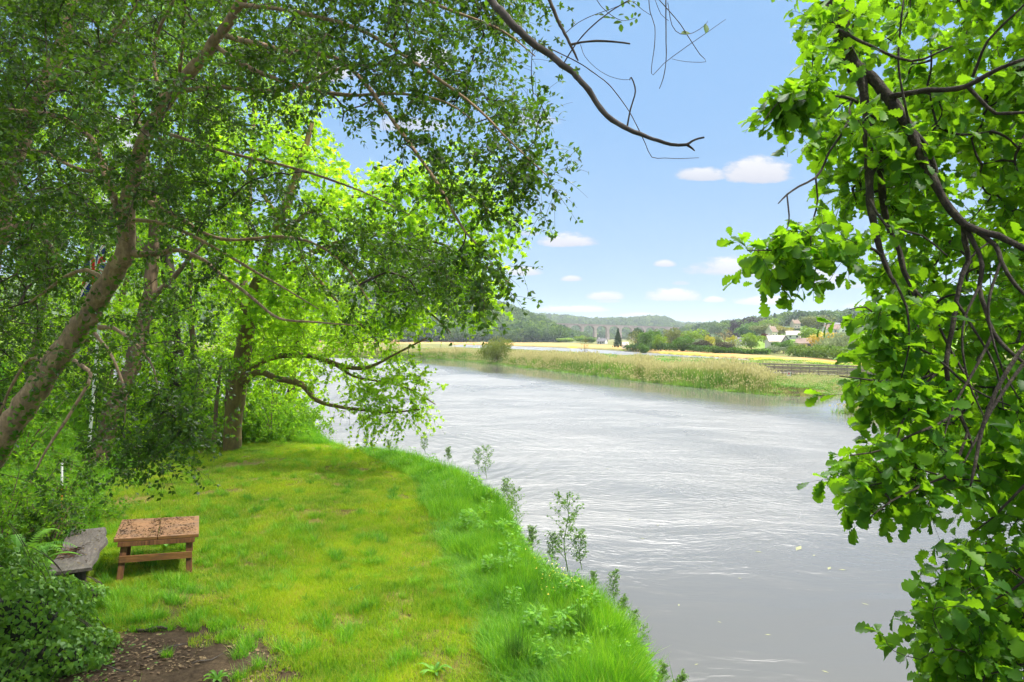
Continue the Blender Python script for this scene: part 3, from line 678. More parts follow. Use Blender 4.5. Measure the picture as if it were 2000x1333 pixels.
simple_tree('forked_tree', 'smooth brown trunk with a bent side stub, cut by the picture edge', -105, d,
    [(-105,gpx(-105,d),d,60),(-80,760,d,54),(-50,620,d,50),(-22,500,d,46),(0,405,d,44),(22,320,d,40),(45,255,d,36),(75,190,d,32),(105,125,d,26),(130,60,d,20),(145,-20,d,15),(160,-100,d,10)],
    [([(-160,-160),(160,-160),(290,-120),(240,120),(150,300),(60,430),(-160,430)], 620, 9.5, 13.5, 7, .36)],
    dict(per=7, size=(.05, .09), span=(.1, 1), up=.8, spread=.6), (M_HOLLYBARK, M_TWIG, M_HOLLY), 43, tips=(3, .34), rmin=.0035, step=.15,
    br=[[(-20,470,10.5,22),(10,452,10.4,20),(45,442,10.3,18),(82,441,10.2,15),(75,455,10.2,12),(95,480,10.1,11),(112,500,10.0,9),(118,530,9.9,5)], [(60,220,10.5,14),(110,160,10.2,10),(190,90,10,7),(270,10,9.8,4)]])
for (nm, lab, px, d, top, reg, n, m, sd, sz, per) in [
    ('hazel_tree', 'yellow-green tree filling the gap behind the flag', 60, 24, 330, [(-140,240),(60,200),(240,250),(300,420),(280,640),(180,760),(-140,760)], 460, 'S', 51, (.10, .17), 8),
    ('field_maple', 'lime-green tree behind the dark crooked trunk', 385, 29, 420, [(250,400),(360,380),(450,470),(500,600),(500,720),(400,780),(260,740),(240,560)], 380, 'S', 52, (.13, .21), 8),
    ('alder_tree', 'green waterside tree standing back along the bank behind the mossy limbs', 560, 40, 560, [(470,590),(560,540),(640,560),(690,610),(690,670),(600,720),(470,740)], 400, 'S', 53, (.18, .28), 8),
    ('goat_willow', 'fresh green tree closing the view behind the slope at the picture edge', -20, 34, 400, [(-170,420),(60,380),(200,430),(330,520),(330,690),(120,740),(-170,740)], 420, 'S', 56, (.14, .23), 8),
    ('wild_cherry', 'mid-green tree in the second row behind the flag and the brown trunk', 210, 38, 330, [(60,380),(200,330),(350,360),(430,470),(420,660),(250,720),(80,700)], 380, 'M', 57, (.16, .26), 8),
    ('tall_ash_tree', 'tall pale-green tree showing in gaps high above the flag', 170, 30, 60, [(-140,-60),(120,-100),(420,-60),(480,120),(430,260),(200,330),(-140,300)], 700, 'M', 54, (.13, .22), 8),
    ('tall_lime_tree', 'tall bright tree rising behind the leaning trunk near the top of the picture', 470, 33, 100, [(380,40),(520,10),(640,90),(650,210),(540,250),(420,260),(370,150)], 200, 'S', 55, (.15, .24), 8)]:
    base = gpx(px, d); c = np.mean(reg, 0); w = 20
    simple_tree(nm, lab, px, d, [(px, base + 4, d, w), (px + 4, (base * 2 + c[1]) / 3, d, w * .8), ((px + c[0]) / 2, (base + c[1] * 2) / 3, d, w * .6), (c[0], c[1], d, w * .45), (c[0] + 6, (c[1] + top) / 2, d, w * .25), (c[0] + 4, top, d, 3)],
        [(reg, n, d - 2.5, d + 3, 7, .5 * d / 26)], dict(per=per, size=sz, span=(.05, 1), up=.9, spread=.6, droop=.2),
        (M_BROWNBARK, M_TWIG, M_SYC if m == 'S' else M_MID), sd, tips=(2, .7 * d / 26), step=.5)
# slim stems by the water's edge
for i, (px, d, top, lean, lab) in enumerate([(440, 26.5, 700, 8, 'slim pale stem with a bushy top'), (475, 27.5, 690, -6, 'thin bare stem beside the bright tree trunk'), (415, 24.5, 715, 16, 'short leaning stem in the bank undergrowth')]):
    base = gpx(px, d)
    simple_tree('young_tree', 'young tree, ' + lab, px, d, [(px, base + 2, d, 9), (px + lean * .4, (base + top) / 2, d, 8), (px + lean, top, d, 5)],
        [([(px-30,top-40),(px+40,top-50),(px+50,top+50),(px-30,top+60)], 24, d-.8, d+.8, 5, .25)], dict(per=8, size=(.08, .14), up=.8), (M_BROWNBARK, M_TWIG, M_MID), 60 + i)

# -------- undergrowth shrubs along the wooded bank
def shrub(label, px, d, w, h, n, m, seed, size, name='shrub', tips=(2, .3), per=8):
    b = gbase(px, d); R = np.random.default_rng(seed); root = empty(name, b); tag(root, label, 'shrub')
    st = []
    for k in range(7):
        a = R.random() * 2 * PI; q = np.array([math.cos(a) * w * .5 * R.random(), math.sin(a) * w * .4 * R.random(), h * (.55 + .35 * R.random())])
        st.append(spline(np.array([[0, 0, -.1, .02], [*(q * [.3, .3, .5]), .014], [*q, .006]]), .15))
    so = limbs_mesh('stem', st, M_BROWNBARK, root, 6, .05, R)
    u = R.normal(0, 1, (n, 3)); u = norm(u) * (R.random((n, 1)) ** .45); u[:, 2] = np.abs(u[:, 2])
    T = u * np.array([w / 2, w / 2, h]) * (.8 + .4 * R.random((n, 1))); T[:, 2] += .05
    ch, rr, cnt = grow(st, T, R, .05, .003, .4, .02); sh = add_tips(ch, R, tips[1], tips[0])
    to = tubes_mesh('stem', np.vstack([ch, sh]), np.concatenate([rr, np.full(len(sh), .002)]), M_TWIG, None, 3)
    bm = bmesh.new(); bm.from_mesh(so.data); bm.from_mesh(to.data); bm.to_mesh(so.data); bm.free()      # stems and their twigs are one piece of wood
    bpy.data.objects.remove(to)
    p, dd, nr, sz = foliage(np.vstack([ch, sh]), R, per, (.1, 1), size, .7, .6, .1)
    leaf_cloud('foliage', p, dd, nr, sz, DIA_V, DIA_F, m, root, seed=seed); return root
SHRUBS = [
 ('tall lime-green bush screening the water behind the mossy limbs', 540, 31, 4.2, 4.4, 260, M_SYC, (.11, .19)),
 ('leafy bush between the slim stems and the dark crooked trunk', 395, 30, 4.0, 4.2, 240, M_SYC, (.11, .19)),
 ('broad thicket behind the brown leaning trunk', 285, 33, 5.5, 5.2, 280, M_MID, (.12, .20)),
 ('bright thicket on the slope under the yellow-green tree, beyond the pole', 105, 28, 5.5, 4.6, 260, M_SYC, (.11, .19)),
 ('dense bush at the water edge beyond the lawn end', 480, 36, 5.0, 5.0, 240, M_MID, (.13, .21)),
 ('dark glossy shrub at the foot of the ivy-wrapped trunk', 322, 29, 3.0, 2.4, 180, M_HOLLY, (.09, .15)),
 ('loose green shrub beside the white pole', 120, 15.0, 2.6, 1.9, 190, M_MID, (.06, .10)),
 ('tall hedge shrub behind the bench at the picture edge', 5, 12.5, 2.6, 2.0, 220, M_MID, (.06, .10)),
 ('low dark shrub between the leaning brown trunk and the lawn', 95, 12.8, 1.6, 1.25, 130, M_HOLLY, (.05, .08)),
 ('bushy undergrowth shrub below the slim stems', 430, 27, 3.4, 2.0, 170, M_MID, (.10, .16)),
 ('rounded shrub on the bank beneath the mossy limb', 530, 27.5, 3.0, 1.9, 150, M_MID, (.09, .15)),
 ('bright shrub at the far lawn edge', 375, 27.5, 3.2, 1.7, 150, M_SYC, (.10, .15)),
 ('sunlit shrub on the slope behind the flagpole', 250, 25, 3.4, 2.2, 170, M_SYC, (.10, .16)),
 ('tangled shrub on the slope, under the yellow-green tree', 40, 19, 3.6, 2.4, 210, M_MID, (.08, .13)),
 ('pale green bush at the waterline beyond the tall grass', 590, 29.5, 2.6, 1.4, 110, M_MID, (.08, .13)),
]
for i, (lab, px, d, w, h, n, m, sz) in enumerate(SHRUBS): shrub(lab, px, d, w, h, n, m, 80 + i, sz)

# -------- oak overhanging from the other side
trunk = [[(2900,1500,3.6,310.8),(2870,900,3.6,281.2),(2820,300,3.6,259.0),(2750,-300,3.6,236.8),(2600,-900,3.5,192.4)]]
br = [
 [(2650,-760,3.5,140.6),(2300,-800,3.45,88.8),(1950,-620,3.4,59.2),(1720,-330,3.35,45.9),(1645,-120,3.3,37.0),(1634,0,3.3,32.6),(1640,60,3.3,31.1),(1652,105,3.3,29.6),(1672,138,3.3,26.6),(1684,160,3.28,19.2),(1690,200,3.26,17.0),(1694,250,3.25,16.3),(1698,320,3.22,15.5),(1698,390,3.2,14.8),(1708,440,3.18,13.3),(1722,500,3.15,11.1),(1742,545,3.12,7.4),(1746,555,3.1,4.4)],
 [(1668,132,3.3,25.2),(1690,140,3.28,22.2),(1715,165,3.25,22.2),(1735,190,3.22,22.2),(1758,222,3.2,20.7),(1780,262,3.18,19.2),(1800,305,3.15,17.8),(1820,350,3.12,16.3),(1846,395,3.1,15.5),(1872,428,3.08,15.5),(1900,448,3.05,14.8),(1950,462,3.0,13.3),(2010,490,2.95,11.8),(2100,520,2.9,8.9)],
 [(1775,252,3.18,11.8),(1800,275,3.22,12.6),(1818,310,3.25,11.8),(1830,345,3.25,11.1),(1840,385,3.22,10.4),(1862,420,3.15,10.4)],
 [(1700,210,3.27,10.4),(1712,260,3.35,9.6),(1718,330,3.4,13.3),(1727,410,3.42,12.6),(1740,455,3.42,11.8),(1756,490,3.42,11.1),(1765,530,3.4,10.4),(1782,565,3.38,9.6),(1790,600,3.36,7.4),(1790,680,3.34,6.7),(1786,710,3.32,5.9),(1797,770,3.3,4.4),(1803,800,3.3,3.0)],
 [(1785,565,3.38,6.7),(1812,600,3.3,5.9),(1835,640,3.25,5.2),(1860,690,3.2,4.4),(1890,740,3.1,3.7),(1910,775,3.05,2.2)],
 [(1733,190,3.22,11.8),(1770,184,3.15,11.1),(1810,176,3.1,10.4),(1850,176,3.05,10.4),(1890,168,3.0,9.6),(1930,145,2.95,8.9),(1968,128,2.9,8.1),(2020,110,2.85,6.7),(2100,90,2.8,4.4)],
 [(1890,170,3.0,8.1),(1915,195,2.98,7.4),(1945,222,2.95,7.4),(2000,220,2.9,5.9),(2070,240,2.85,3.7)],
 [(1675,200,3.28,6.7),(1650,190,3.2,5.9),(1600,188,3.1,4.4),(1560,180,3.0,3.7),(1520,200,2.95,3.0),(1490,240,2.9,2.2)],
 [(1664,195,3.28,5.9),(1655,240,3.2,5.2),(1640,268,3.15,5.2),(1618,300,3.1,4.4),(1608,325,3.1,4.4),(1592,348,3.05,4.4),(1560,365,3.0,3.7),(1538,380,2.98,3.7),(1520,398,2.95,2.2)],
 [(1593,348,3.05,3.7),(1597,390,3.05,3.7),(1590,425,3.0,3.0),(1584,460,3.0,3.0),(1580,500,3.0,2.2),(1545,570,3.0,1.5)],
 [(1537,380,2.98,3.0),(1541,420,2.95,3.0),(1538,445,2.95,2.2),(1520,480,2.95,2.2),(1515,540,2.95,1.5)],
 [(1700,350,3.2,5.9),(1725,305,3.2,5.2),(1750,295,3.2,4.4),(1700,330,3.2,3.0)],
 [(1880,430,3.08,10.4),(1885,470,3.1,10.4),(1890,510,3.12,9.6),(1878,540,3.1,8.9),(1868,590,3.08,8.9),(1858,650,3.05,8.9),(1848,710,3.0,8.9),(1855,760,2.95,8.1),(1872,805,2.9,7.4),(1890,845,2.85,6.7),(1903,885,2.8,5.2),(1915,940,2.75,3.7)],
 [(1885,445,3.08,9.6),(1905,480,3.05,8.9),(1918,520,3.0,8.9),(1912,560,3.0,8.9),(1925,605,2.95,8.1),(1940,650,2.9,8.1),(1965,680,2.85,7.4),(2000,710,2.8,6.7),(2060,740,2.75,5.2)],
 [(1905,450,3.05,9.6),(1945,480,3.0,8.9),(1955,510,2.95,8.1),(1985,560,2.9,7.4),(2030,600,2.85,5.2)],
 [(2080,590,2.5,8.9),(2030,645,2.5,8.1),(1990,690,2.48,8.1),(1955,745,2.46,8.1),(1935,790,2.45,8.1),(1918,840,2.44,7.4),(1908,890,2.42,6.7),(1900,930,2.4,5.2),(1895,950,2.4,3.0)],
 [(1900,150,3.0,5.9),(1930,80,2.9,5.2),(1990,20,2.8,4.4),(2050,-40,2.75,3.0)],
 [(1650,20,3.3,7.4),(1700,-40,3.2,6.7),(1800,-80,3.1,5.9),(1900,-60,3.0,5.2),(2000,-40,2.9,3.7)],
 [(1640,-40,3.3,7.4),(1580,-40,3.2,5.2),(1530,-20,3.1,3.7),(1490,-10,3.05,2.2)],
 [(1780,262,3.18,5.9),(1770,215,3.1,4.4),(1755,130,3.1,4.4),(1758,60,3.1,3.7),(1765,0,3.1,3.0)],
 [(1850,715,3.0,6.7),(1800,740,2.95,5.2),(1740,745,2.9,4.4),(1680,740,2.85,3.0),(1640,735,2.8,2.2)],
 [(1790,610,3.36,5.2),(1760,620,3.2,4.4),(1720,620,3.1,3.7),(1690,600,3.05,3.0),(1660,605,3.0,2.2)],
 [(1722,500,3.15,5.9),(1690,480,3.1,5.2),(1640,490,3.05,4.4),(1580,500,3.0,3.7),(1520,490,2.95,3.0),(1460,490,2.9,2.2)],
 [(1872,805,2.9,5.9),(1830,830,2.8,5.2),(1780,850,2.75,4.4),(1720,880,2.7,3.7),(1660,890,2.65,2.2)],
 [(1890,845,2.85,5.9),(1860,920,2.75,5.2),(1800,950,2.7,4.4),(1740,980,2.65,3.7),(1700,1010,2.6,2.2)],
 [(2100,840,2.6,10),(2050,900,2.55,8),(1990,960,2.55,6),(1940,1010,2.6,4),(1900,1040,2.65,2)],
 [(2120,1000,2.5,9),(2050,1090,2.5,7),(1980,1150,2.55,5),(1920,1180,2.6,3),(1880,1190,2.65,2)],
 [(2130,1180,2.45,9),(2060,1260,2.45,7),(1990,1300,2.5,5),(1920,1320,2.55,2)],
 [(1745,545,3.0,5),(1770,600,2.95,4.5),(1775,680,2.9,3.5),(1760,740,2.9,2)],
 [(1868,590,3.0,6),(1900,640,2.95,5),(1945,720,2.9,4),(1960,800,2.85,2.5)],
 [(1940,650,2.9,6),(1905,720,2.85,5),(1860,800,2.8,4),(1840,870,2.75,2.5)],
 [(1790,680,3.2,5),(1830,700,3.0,4.5),(1900,760,2.9,4),(1990,800,2.8,3)],
 [(1848,710,3.0,6),(1800,760,2.9,5),(1760,830,2.8,4),(1745,880,2.75,2)],
 [(1955,510,2.95,6),(1930,600,2.9,5),(1950,700,2.85,4),(1990,780,2.8,3)],
 [(1912,560,2.95,5),(1880,640,2.9,4.5),(1890,740,2.85,4),(1930,830,2.8,2.5)],
 [(2000,710,2.7,7),(1950,780,2.65,6),(1900,870,2.6,4.5),(1870,930,2.6,2.5)],
 [(1698,390,3.1,6),(1730,440,3.05,5),(1800,460,3.0,4),(1850,500,2.95,2.5)],
 [(1640,60,3.2,7),(1700,90,3.1,6),(1780,120,3.0,5),(1860,90,2.95,3)],
]
OR_ = [
 ([(1760,-120),(2180,-120),(2180,400),(1950,400),(1880,340),(1800,260),(1750,180),(1720,60)], 700, 3.4, 5.2, 3, .09),
 ([(1610,30),(1680,40),(1730,150),(1720,260),(1690,330),(1720,400),(1800,410),(1840,330),(1740,180)], 192, 3.15, 4.2, 3, .07),
 ([(1600,150),(1680,200),(1700,320),(1690,395),(1650,385),(1615,330),(1590,260)], 60, 3.15, 3.8, 2, .06),
 ([(1795,1160),(1850,1120),(1920,1200),(1910,1400),(1850,1400),(1825,1300)], 75, 2.4, 3.2, 3, .07),
 ([(1850,140),(2170,60),(2170,430),(1920,410)], 150, 3.4, 5.0, 3, .1),
 ([(1590,30),(1640,20),(1660,110),(1610,140)], 16, 3.0, 3.3, 2, .05),
 ([(1655,900),(1720,880),(1740,960),(1690,1000)], 14, 2.7, 3.0, 2, .05),
 ([(1500,-80),(1530,-70),(1530,-20),(1510,-5),(1480,-20)], 7, 2.9, 3.1, 2, .04),
 ([(1520,205),(1580,160),(1600,195),(1540,225),(1505,245)], 27, 2.9, 3.1, 2, .04),
 ([(1452,492),(1500,452),(1560,445),(1640,455),(1690,480),(1690,505),(1610,525),(1565,570),(1505,568),(1500,520)], 51, 2.9, 3.1, 2, .05),
 ([(1740,430),(1900,420),(2180,420),(2180,760),(1930,780),(1830,740),(1750,660),(1715,560)], 577, 3.25, 5.0, 3, .09),
 ([(1690,610),(1740,590),(1770,640),(1740,680),(1690,670)], 36, 2.9, 3.3, 2, .05),
 ([(1670,745),(1720,725),(1790,720),(1840,730),(1830,760),(1760,780),(1690,770)], 66, 2.8, 3.2, 2, .05),
 ([(1810,830),(1880,770),(2180,750),(2180,930),(1960,930),(1870,930),(1800,970),(1730,990),(1700,960),(1690,920),(1700,900),(1760,880)], 360, 2.6, 4.0, 3, .08),
 ([(1950,1020),(2180,940),(2180,1420),(1880,1420),(1860,1340),(1830,1220),(1840,1160),(1830,1110),(1900,1080)], 390, 2.4, 3.7, 3, .08),
]
def rosette(p, d, nr, sz, R):
    return p, d, nr, sz
ob = P(2900, 1500, 3.6)
tree('oak_tree', 'oak with lobed lime-green leaves on dark crooked branches hanging over the river', 'tree', (ob[0], ob[1], H1(ob[0], ob[1]) - .2), trunk, br, OR_,
     dict(per=5, size=(.036, .086), span=(.3, 1.0), up=.9, spread=.75, droop=.25, jit=.008), (M_OAKBARK, M_OAKBARK, M_OAK), 71, tips=(1, .13), rmin=.0016, kexp=.36, rmax=.008, tpl=(OAKV, OAKF), step=.05, twig_sides=5, wood_k=10)

# -------- bare crooked bough hanging in from above, with a few oval leaves
M_BOUGH = bark('grey_bough_bark', (0.025, 0.02, 0.018), (0.06, 0.05, 0.045), (0.12, 0.10, 0.09), 20.0, .5)
root = empty('hanging_bough', P(760, -420, 4.2)); tag(root, 'bare grey-brown bough with a forked stub end and wiry twigs, hanging in against the sky', 'branch')
K = .275
def q(x, y, d=4.0, t=3): return (900 + x * K, y * K, d, t)
BO = [[(760,-420,4.3,30),(850,-200,4.2,27),(915,-70,4.1,23), q(215,0,4.05,17), q(320,120,4.0,17), q(430,235,4.0,17), q(540,325,4.0,16), q(640,395,4.0,15), q(720,455,3.95,15), q(800,520,3.95,14), q(880,610,3.9,13.5), q(960,720,3.9,13), q(1040,825,3.85,12.5), q(1110,875,3.85,12), q(1190,920,3.8,11), q(1300,965,3.8,9.5), q(1400,1000,3.75,8.5), q(1490,1028,3.75,7.5), q(1600,1028,3.75,7), q(1640,1005,3.74,5), q(1690,985,3.73,4.5), q(1726,978,3.72,4)],
 [q(1595,1025,3.75,5.5), q(1630,1045,3.75,5), q(1660,1072,3.75,3)],
 [(1030,-110,4.1,14), q(560,-150,4.05,11), q(630,0,4.0,8.5), q(690,150,4.0,7.5), q(740,240,3.98,7), q(785,330,3.96,6), q(810,385,3.95,5), q(833,432,3.95,3)],
 [q(785,318,3.96,6), q(860,302,3.95,5), q(960,293,3.93,5), q(1080,297,3.92,4.5), q(1200,312,3.9,3.5)],
 [q(735,445,3.95,3), q(780,370,3.9,3), q(840,285,3.88,3), q(940,180,3.85,3), q(1060,85,3.82,2.6), q(1140,35,3.8,2.4), q(1230,-20,3.8,2.2)],
 [q(620,340,3.98,2.4), q(720,388,3.96,2.4), q(860,460,3.94,2.3), q(980,545,3.92,2.2), q(1050,600,3.9,2.2), q(1120,685,3.88,2.1), q(1200,800,3.86,2), q(1270,935,3.85,2), q(1310,1020,3.85,1.8), q(1357,1118,3.85,1.6), q(1450,1124,3.85,1.5), q(1560,1128,3.84,1.3), q(1690,1122,3.83,1.1)],
 [q(1183,895,3.82,4), q(1205,780,3.8,3.6), q(1235,680,3.78,3.4), q(1238,620,3.77,3.2), q(1210,550,3.76,3), q(1200,570,3.76,2)],
 [q(850,318,3.95,1.2), q(880,400,3.9,1.2), q(960,485,3.88,1.2), q(1060,545,3.86,1.1), q(1150,567,3.84,1.1), q(1195,566,3.82,1)],
 [q(1330,-60,3.9,2), q(1345,90,3.9,2), q(1378,190,3.9,1.8), q(1375,330,3.9,1.7), q(1355,480,3.9,1.6), q(1365,535,3.9,1.5), q(1440,455,3.9,1.5), q(1600,335,3.9,1.4), q(1740,238,3.9,1.3), q(1880,140,3.9,1)],
 [q(1455,-60,3.9,3), q(1457,120,3.9,2.6), q(1458,300,3.9,2.4), q(1458,430,3.9,2.2), q(1440,550,3.9,2), q(1410,632,3.9,1.6)],
 [q(1400,-10,3.9,2), q(1480,80,3.9,2), q(1560,175,3.9,1.9), q(1640,300,3.9,1.8), q(1700,390,3.9,1.6), q(1740,440,3.9,1.2), q(1600,440,3.9,1), q(1500,420,3.9,.9)],
 [q(1470,20,3.9,1.6), q(1500,180,3.9,1.6), q(1560,243,3.9,1.6), q(1650,235,3.9,1.4), q(1735,180,3.9,1.2), q(1752,150,3.9,1)],
 [q(1380,0,3.9,1.3), q(1420,100,3.9,1.2), q(1475,148,3.9,1)],
 [q(745,235,3.98,1.8), q(830,165,3.95,1.6), q(940,110,3.9,1.5), q(1080,60,3.88,1.4), q(1200,10,3.86,1.3)],
 [q(1220,10,3.86,1.3), q(1290,70,3.86,1.2), q(1350,110,3.86,1)],
 [q(960,-10,3.9,1.6), q(1000,50,3.9,1.5), q(1070,110,3.9,1.4), q(1150,150,3.9,1.3), q(1240,130,3.9,1.1)],
]
R = np.random.default_rng(5)
for pts in BO:
    o = limbs_mesh('bough' if pts is BO[0] else 'twig', [limb([(a_, b_, c_, t_ * .88) for a_, b_, c_, t_ in pts], .03)], M_BOUGH if pts is BO[0] else M_TWIG, root, 9 if pts is BO[0] else 6, .05, R); o.location = -root.location
LV = [(495,95,.045,90),(620,155,.03,0),(1040,60,.035,-60),(1000,105,.035,5),(1040,125,.045,0),(1080,130,.03,0),(1140,105,.035,20),(1180,130,.035,-25),(1115,160,.05,5),(1138,200,.05,95),(1218,110,.03,85),(1240,100,.03,80),(1268,108,.03,60),(1246,150,.035,80),(1212,170,.035,75),(1600,235,.066,15),(1742,200,.07,82),(1148,25,.045,95),(1262,30,.03,-60),(1225,45,.03,-30),(970,105,.03,30),
      (1205,10,.035,20),(1232,15,.03,60),(1190,22,.03,-30),(550,250,.018,10),(715,405,.022,90)]
for cx, cy in [(420,110),(780,70),(715,160),(780,160),(700,40),(695,560),(690,280),(715,300),(825,500),(590,110),(560,130),(610,60),(640,65),(575,40),(590,640),(600,620),(490,770),(600,870),(610,1050),(645,1140),(570,165),(600,640),(590,300),(610,330),(570,320),(640,350)]:
    for k in range(6): LV.append((cx + R.normal(0, 16), cy + R.normal(0, 16), .020 + .010 * R.random(), R.random() * 360))
groups = [[l] for l in LV[:26]] + [LV[i_:i_ + 6] for i_ in range(26, len(LV), 6)]
for gi, gl in enumerate(groups):
    pos = []; dr = []; nrm = []; sz = []
    for x, y, s, a in gl:
        dd = 3.9 if x > 800 else 4.0; c = P(900 + x * K, y * K, dd); v = np.array([math.cos(math.radians(a)), R.normal(0, .3), math.sin(math.radians(a))])
        if len(gl) > 1:
            c0 = np.mean([P(900 + l[0] * K, l[1] * K, dd) for l in gl], 0); v = norm(c - c0 + R.normal(0, .004, 3)); c = c0 + v * s * .5
        pos.append(c - v * s * .5); dr.append(v); nrm.append([R.normal(0, .3), -1, .5 + R.normal(0, .3)]); sz.append(s)
    o = leaf_cloud('leaf' if len(gl) == 1 else 'leaf_rosette', np.array(pos), np.array(dr), np.array(nrm), np.array(sz), OVAL_V * [1.2, 1, 1], OVAL_F, M_HOLLY, root, seed=gi); o.location = -root.location
# ------------------------------------------------------------------ scattered ground cover (stuff)
def scatter(name, label, pts, eul, scl, idx, variants, mats):
    """one object whose points each carry a clump of the given meshes"""
    pts = np.asarray(pts, np.float32); n = len(pts)
    me = bpy.data.meshes.new(name); me.vertices.add(n); me.vertices.foreach_set('co', pts.ravel())
    me.attributes.new('rot', 'FLOAT_VECTOR', 'POINT').data.foreach_set('vector', np.asarray(eul, np.float32).ravel())
    me.attributes.new('scl', 'FLOAT_VECTOR', 'POINT').data.foreach_set('vector', np.asarray(scl, np.float32).ravel())
    me.attributes.new('idx', 'INT', 'POINT').data.foreach_set('value', np.asarray(idx, np.int32))
    me.update(); o = bpy.data.objects.new(name, me); COL.objects.link(o)
    c = bpy.data.collections.new(name + '_clumps')
    for k, v in enumerate(variants):
        vo = bpy.data.objects.new(f'{name}_clump_{k:02d}', v); c.objects.link(vo)
    g = bpy.data.node_groups.new(name, 'GeometryNodeTree')
    g.interface.new_socket('Geometry', in_out='INPUT', socket_type='NodeSocketGeometry')
    g.interface.new_socket('Geometry', in_out='OUTPUT', socket_type='NodeSocketGeometry')
    gi = g.nodes.new('NodeGroupInput'); go = g.nodes.new('NodeGroupOutput')
    m2p = g.nodes.new('GeometryNodeMeshToPoints'); ci = g.nodes.new('GeometryNodeCollectionInfo')
    ci.inputs['Collection'].default_value = c; ci.inputs['Separate Children'].default_value = True; ci.inputs['Reset Children'].default_value = True
    ip = g.nodes.new('GeometryNodeInstanceOnPoints'); ip.inputs['Pick Instance'].default_value = True
    def na(nm, t):
        a = g.nodes.new('GeometryNodeInputNamedAttribute'); a.data_type = t; a.inputs['Name'].default_value = nm; return a.outputs['Attribute']
    e2r = g.nodes.new('FunctionNodeEulerToRotation')
    L = g.links.new
    L(gi.outputs[0], m2p.inputs[0]); L(m2p.outputs[0], ip.inputs['Points']); L(ci.outputs[0], ip.inputs['Instance'])
    L(na('idx', 'INT'), ip.inputs['Instance Index']); L(na('rot', 'FLOAT_VECTOR'), e2r.inputs[0]); L(e2r.outputs[0], ip.inputs['Rotation'])
    L(na('scl', 'FLOAT_VECTOR'), ip.inputs['Scale']); L(ip.outputs[0], go.inputs[0])
    md = o.modifiers.new('scatter', 'NODES'); md.node_group = g
    tag(o, label, kind='stuff'); return o

def blades(R, n, radius, hlo, hhi, w, bend=0.5, lean=0.25, seg=2, flat=False):
    """n grass blades in a disc; attribute hgt runs 0..1 up the blade, rnd per blade"""
    a = R.random(n) * 2 * PI; r = radius * np.sqrt(R.random(n)); p = np.stack([np.cos(a) * r, np.sin(a) * r, np.zeros(n) - .01], 1)
    h = hlo + (hhi - hlo) * R.random(n) ** 1.3; az = R.random(n) * 2 * PI; dr = np.stack([np.cos(az), np.sin(az), np.zeros(n)], 1)
    az2 = az + PI / 2 + R.normal(0, .4, n); sd_ = np.stack([np.cos(az2), np.sin(az2), np.zeros(n)], 1)
    ww = w * (.6 + .8 * R.random(n)); ln = lean * R.random(n); bd = bend * R.random(n); rows = []; hs = []
    for k in range(seg + 1):
        t = k / seg; c = p + np.array([0, 0, 1]) * (h * (t - .35 * bd * t ** 2))[:, None] + dr * (h * (ln * t + bd * t * t))[:, None]
        wk = ww * (1 - .85 * t ** 1.5) * .5
        if k < seg: rows += [c - sd_ * wk[:, None], c + sd_ * wk[:, None]]; hs += [t, t]
        else: rows += [c]; hs += [1.0]
    m_ = len(rows); V = np.stack(rows, 1).reshape(-1, 3); b = (np.arange(n) * m_)[:, None]
    tri = []
    for k in range(seg - 1): q_ = 2 * k; tri += [(q_, q_ + 1, q_ + 3), (q_, q_ + 3, q_ + 2)]
    q_ = 2 * (seg - 1); tri += [(q_, q_ + 1, q_ + 2)]
    Fq = (b[:, None] + np.array(tri)[None]).reshape(-1, 3)
    return V, Fq, np.tile(hs, n), np.repeat(R.random(n), m_)

def clump_mesh(name, parts, m):
    V = []; Fq = []; H_ = []; Rn = []; n = 0
    for v, f, h, r in parts: V.append(v); Fq.append(f + n); H_.append(h); Rn.append(r); n += len(v)
    me = np_mesh(name, np.vstack(V), np.vstack(Fq), attrs={'hgt': np.concatenate(H_), 'rnd': np.concatenate(Rn)}); me.materials.append(m); return me

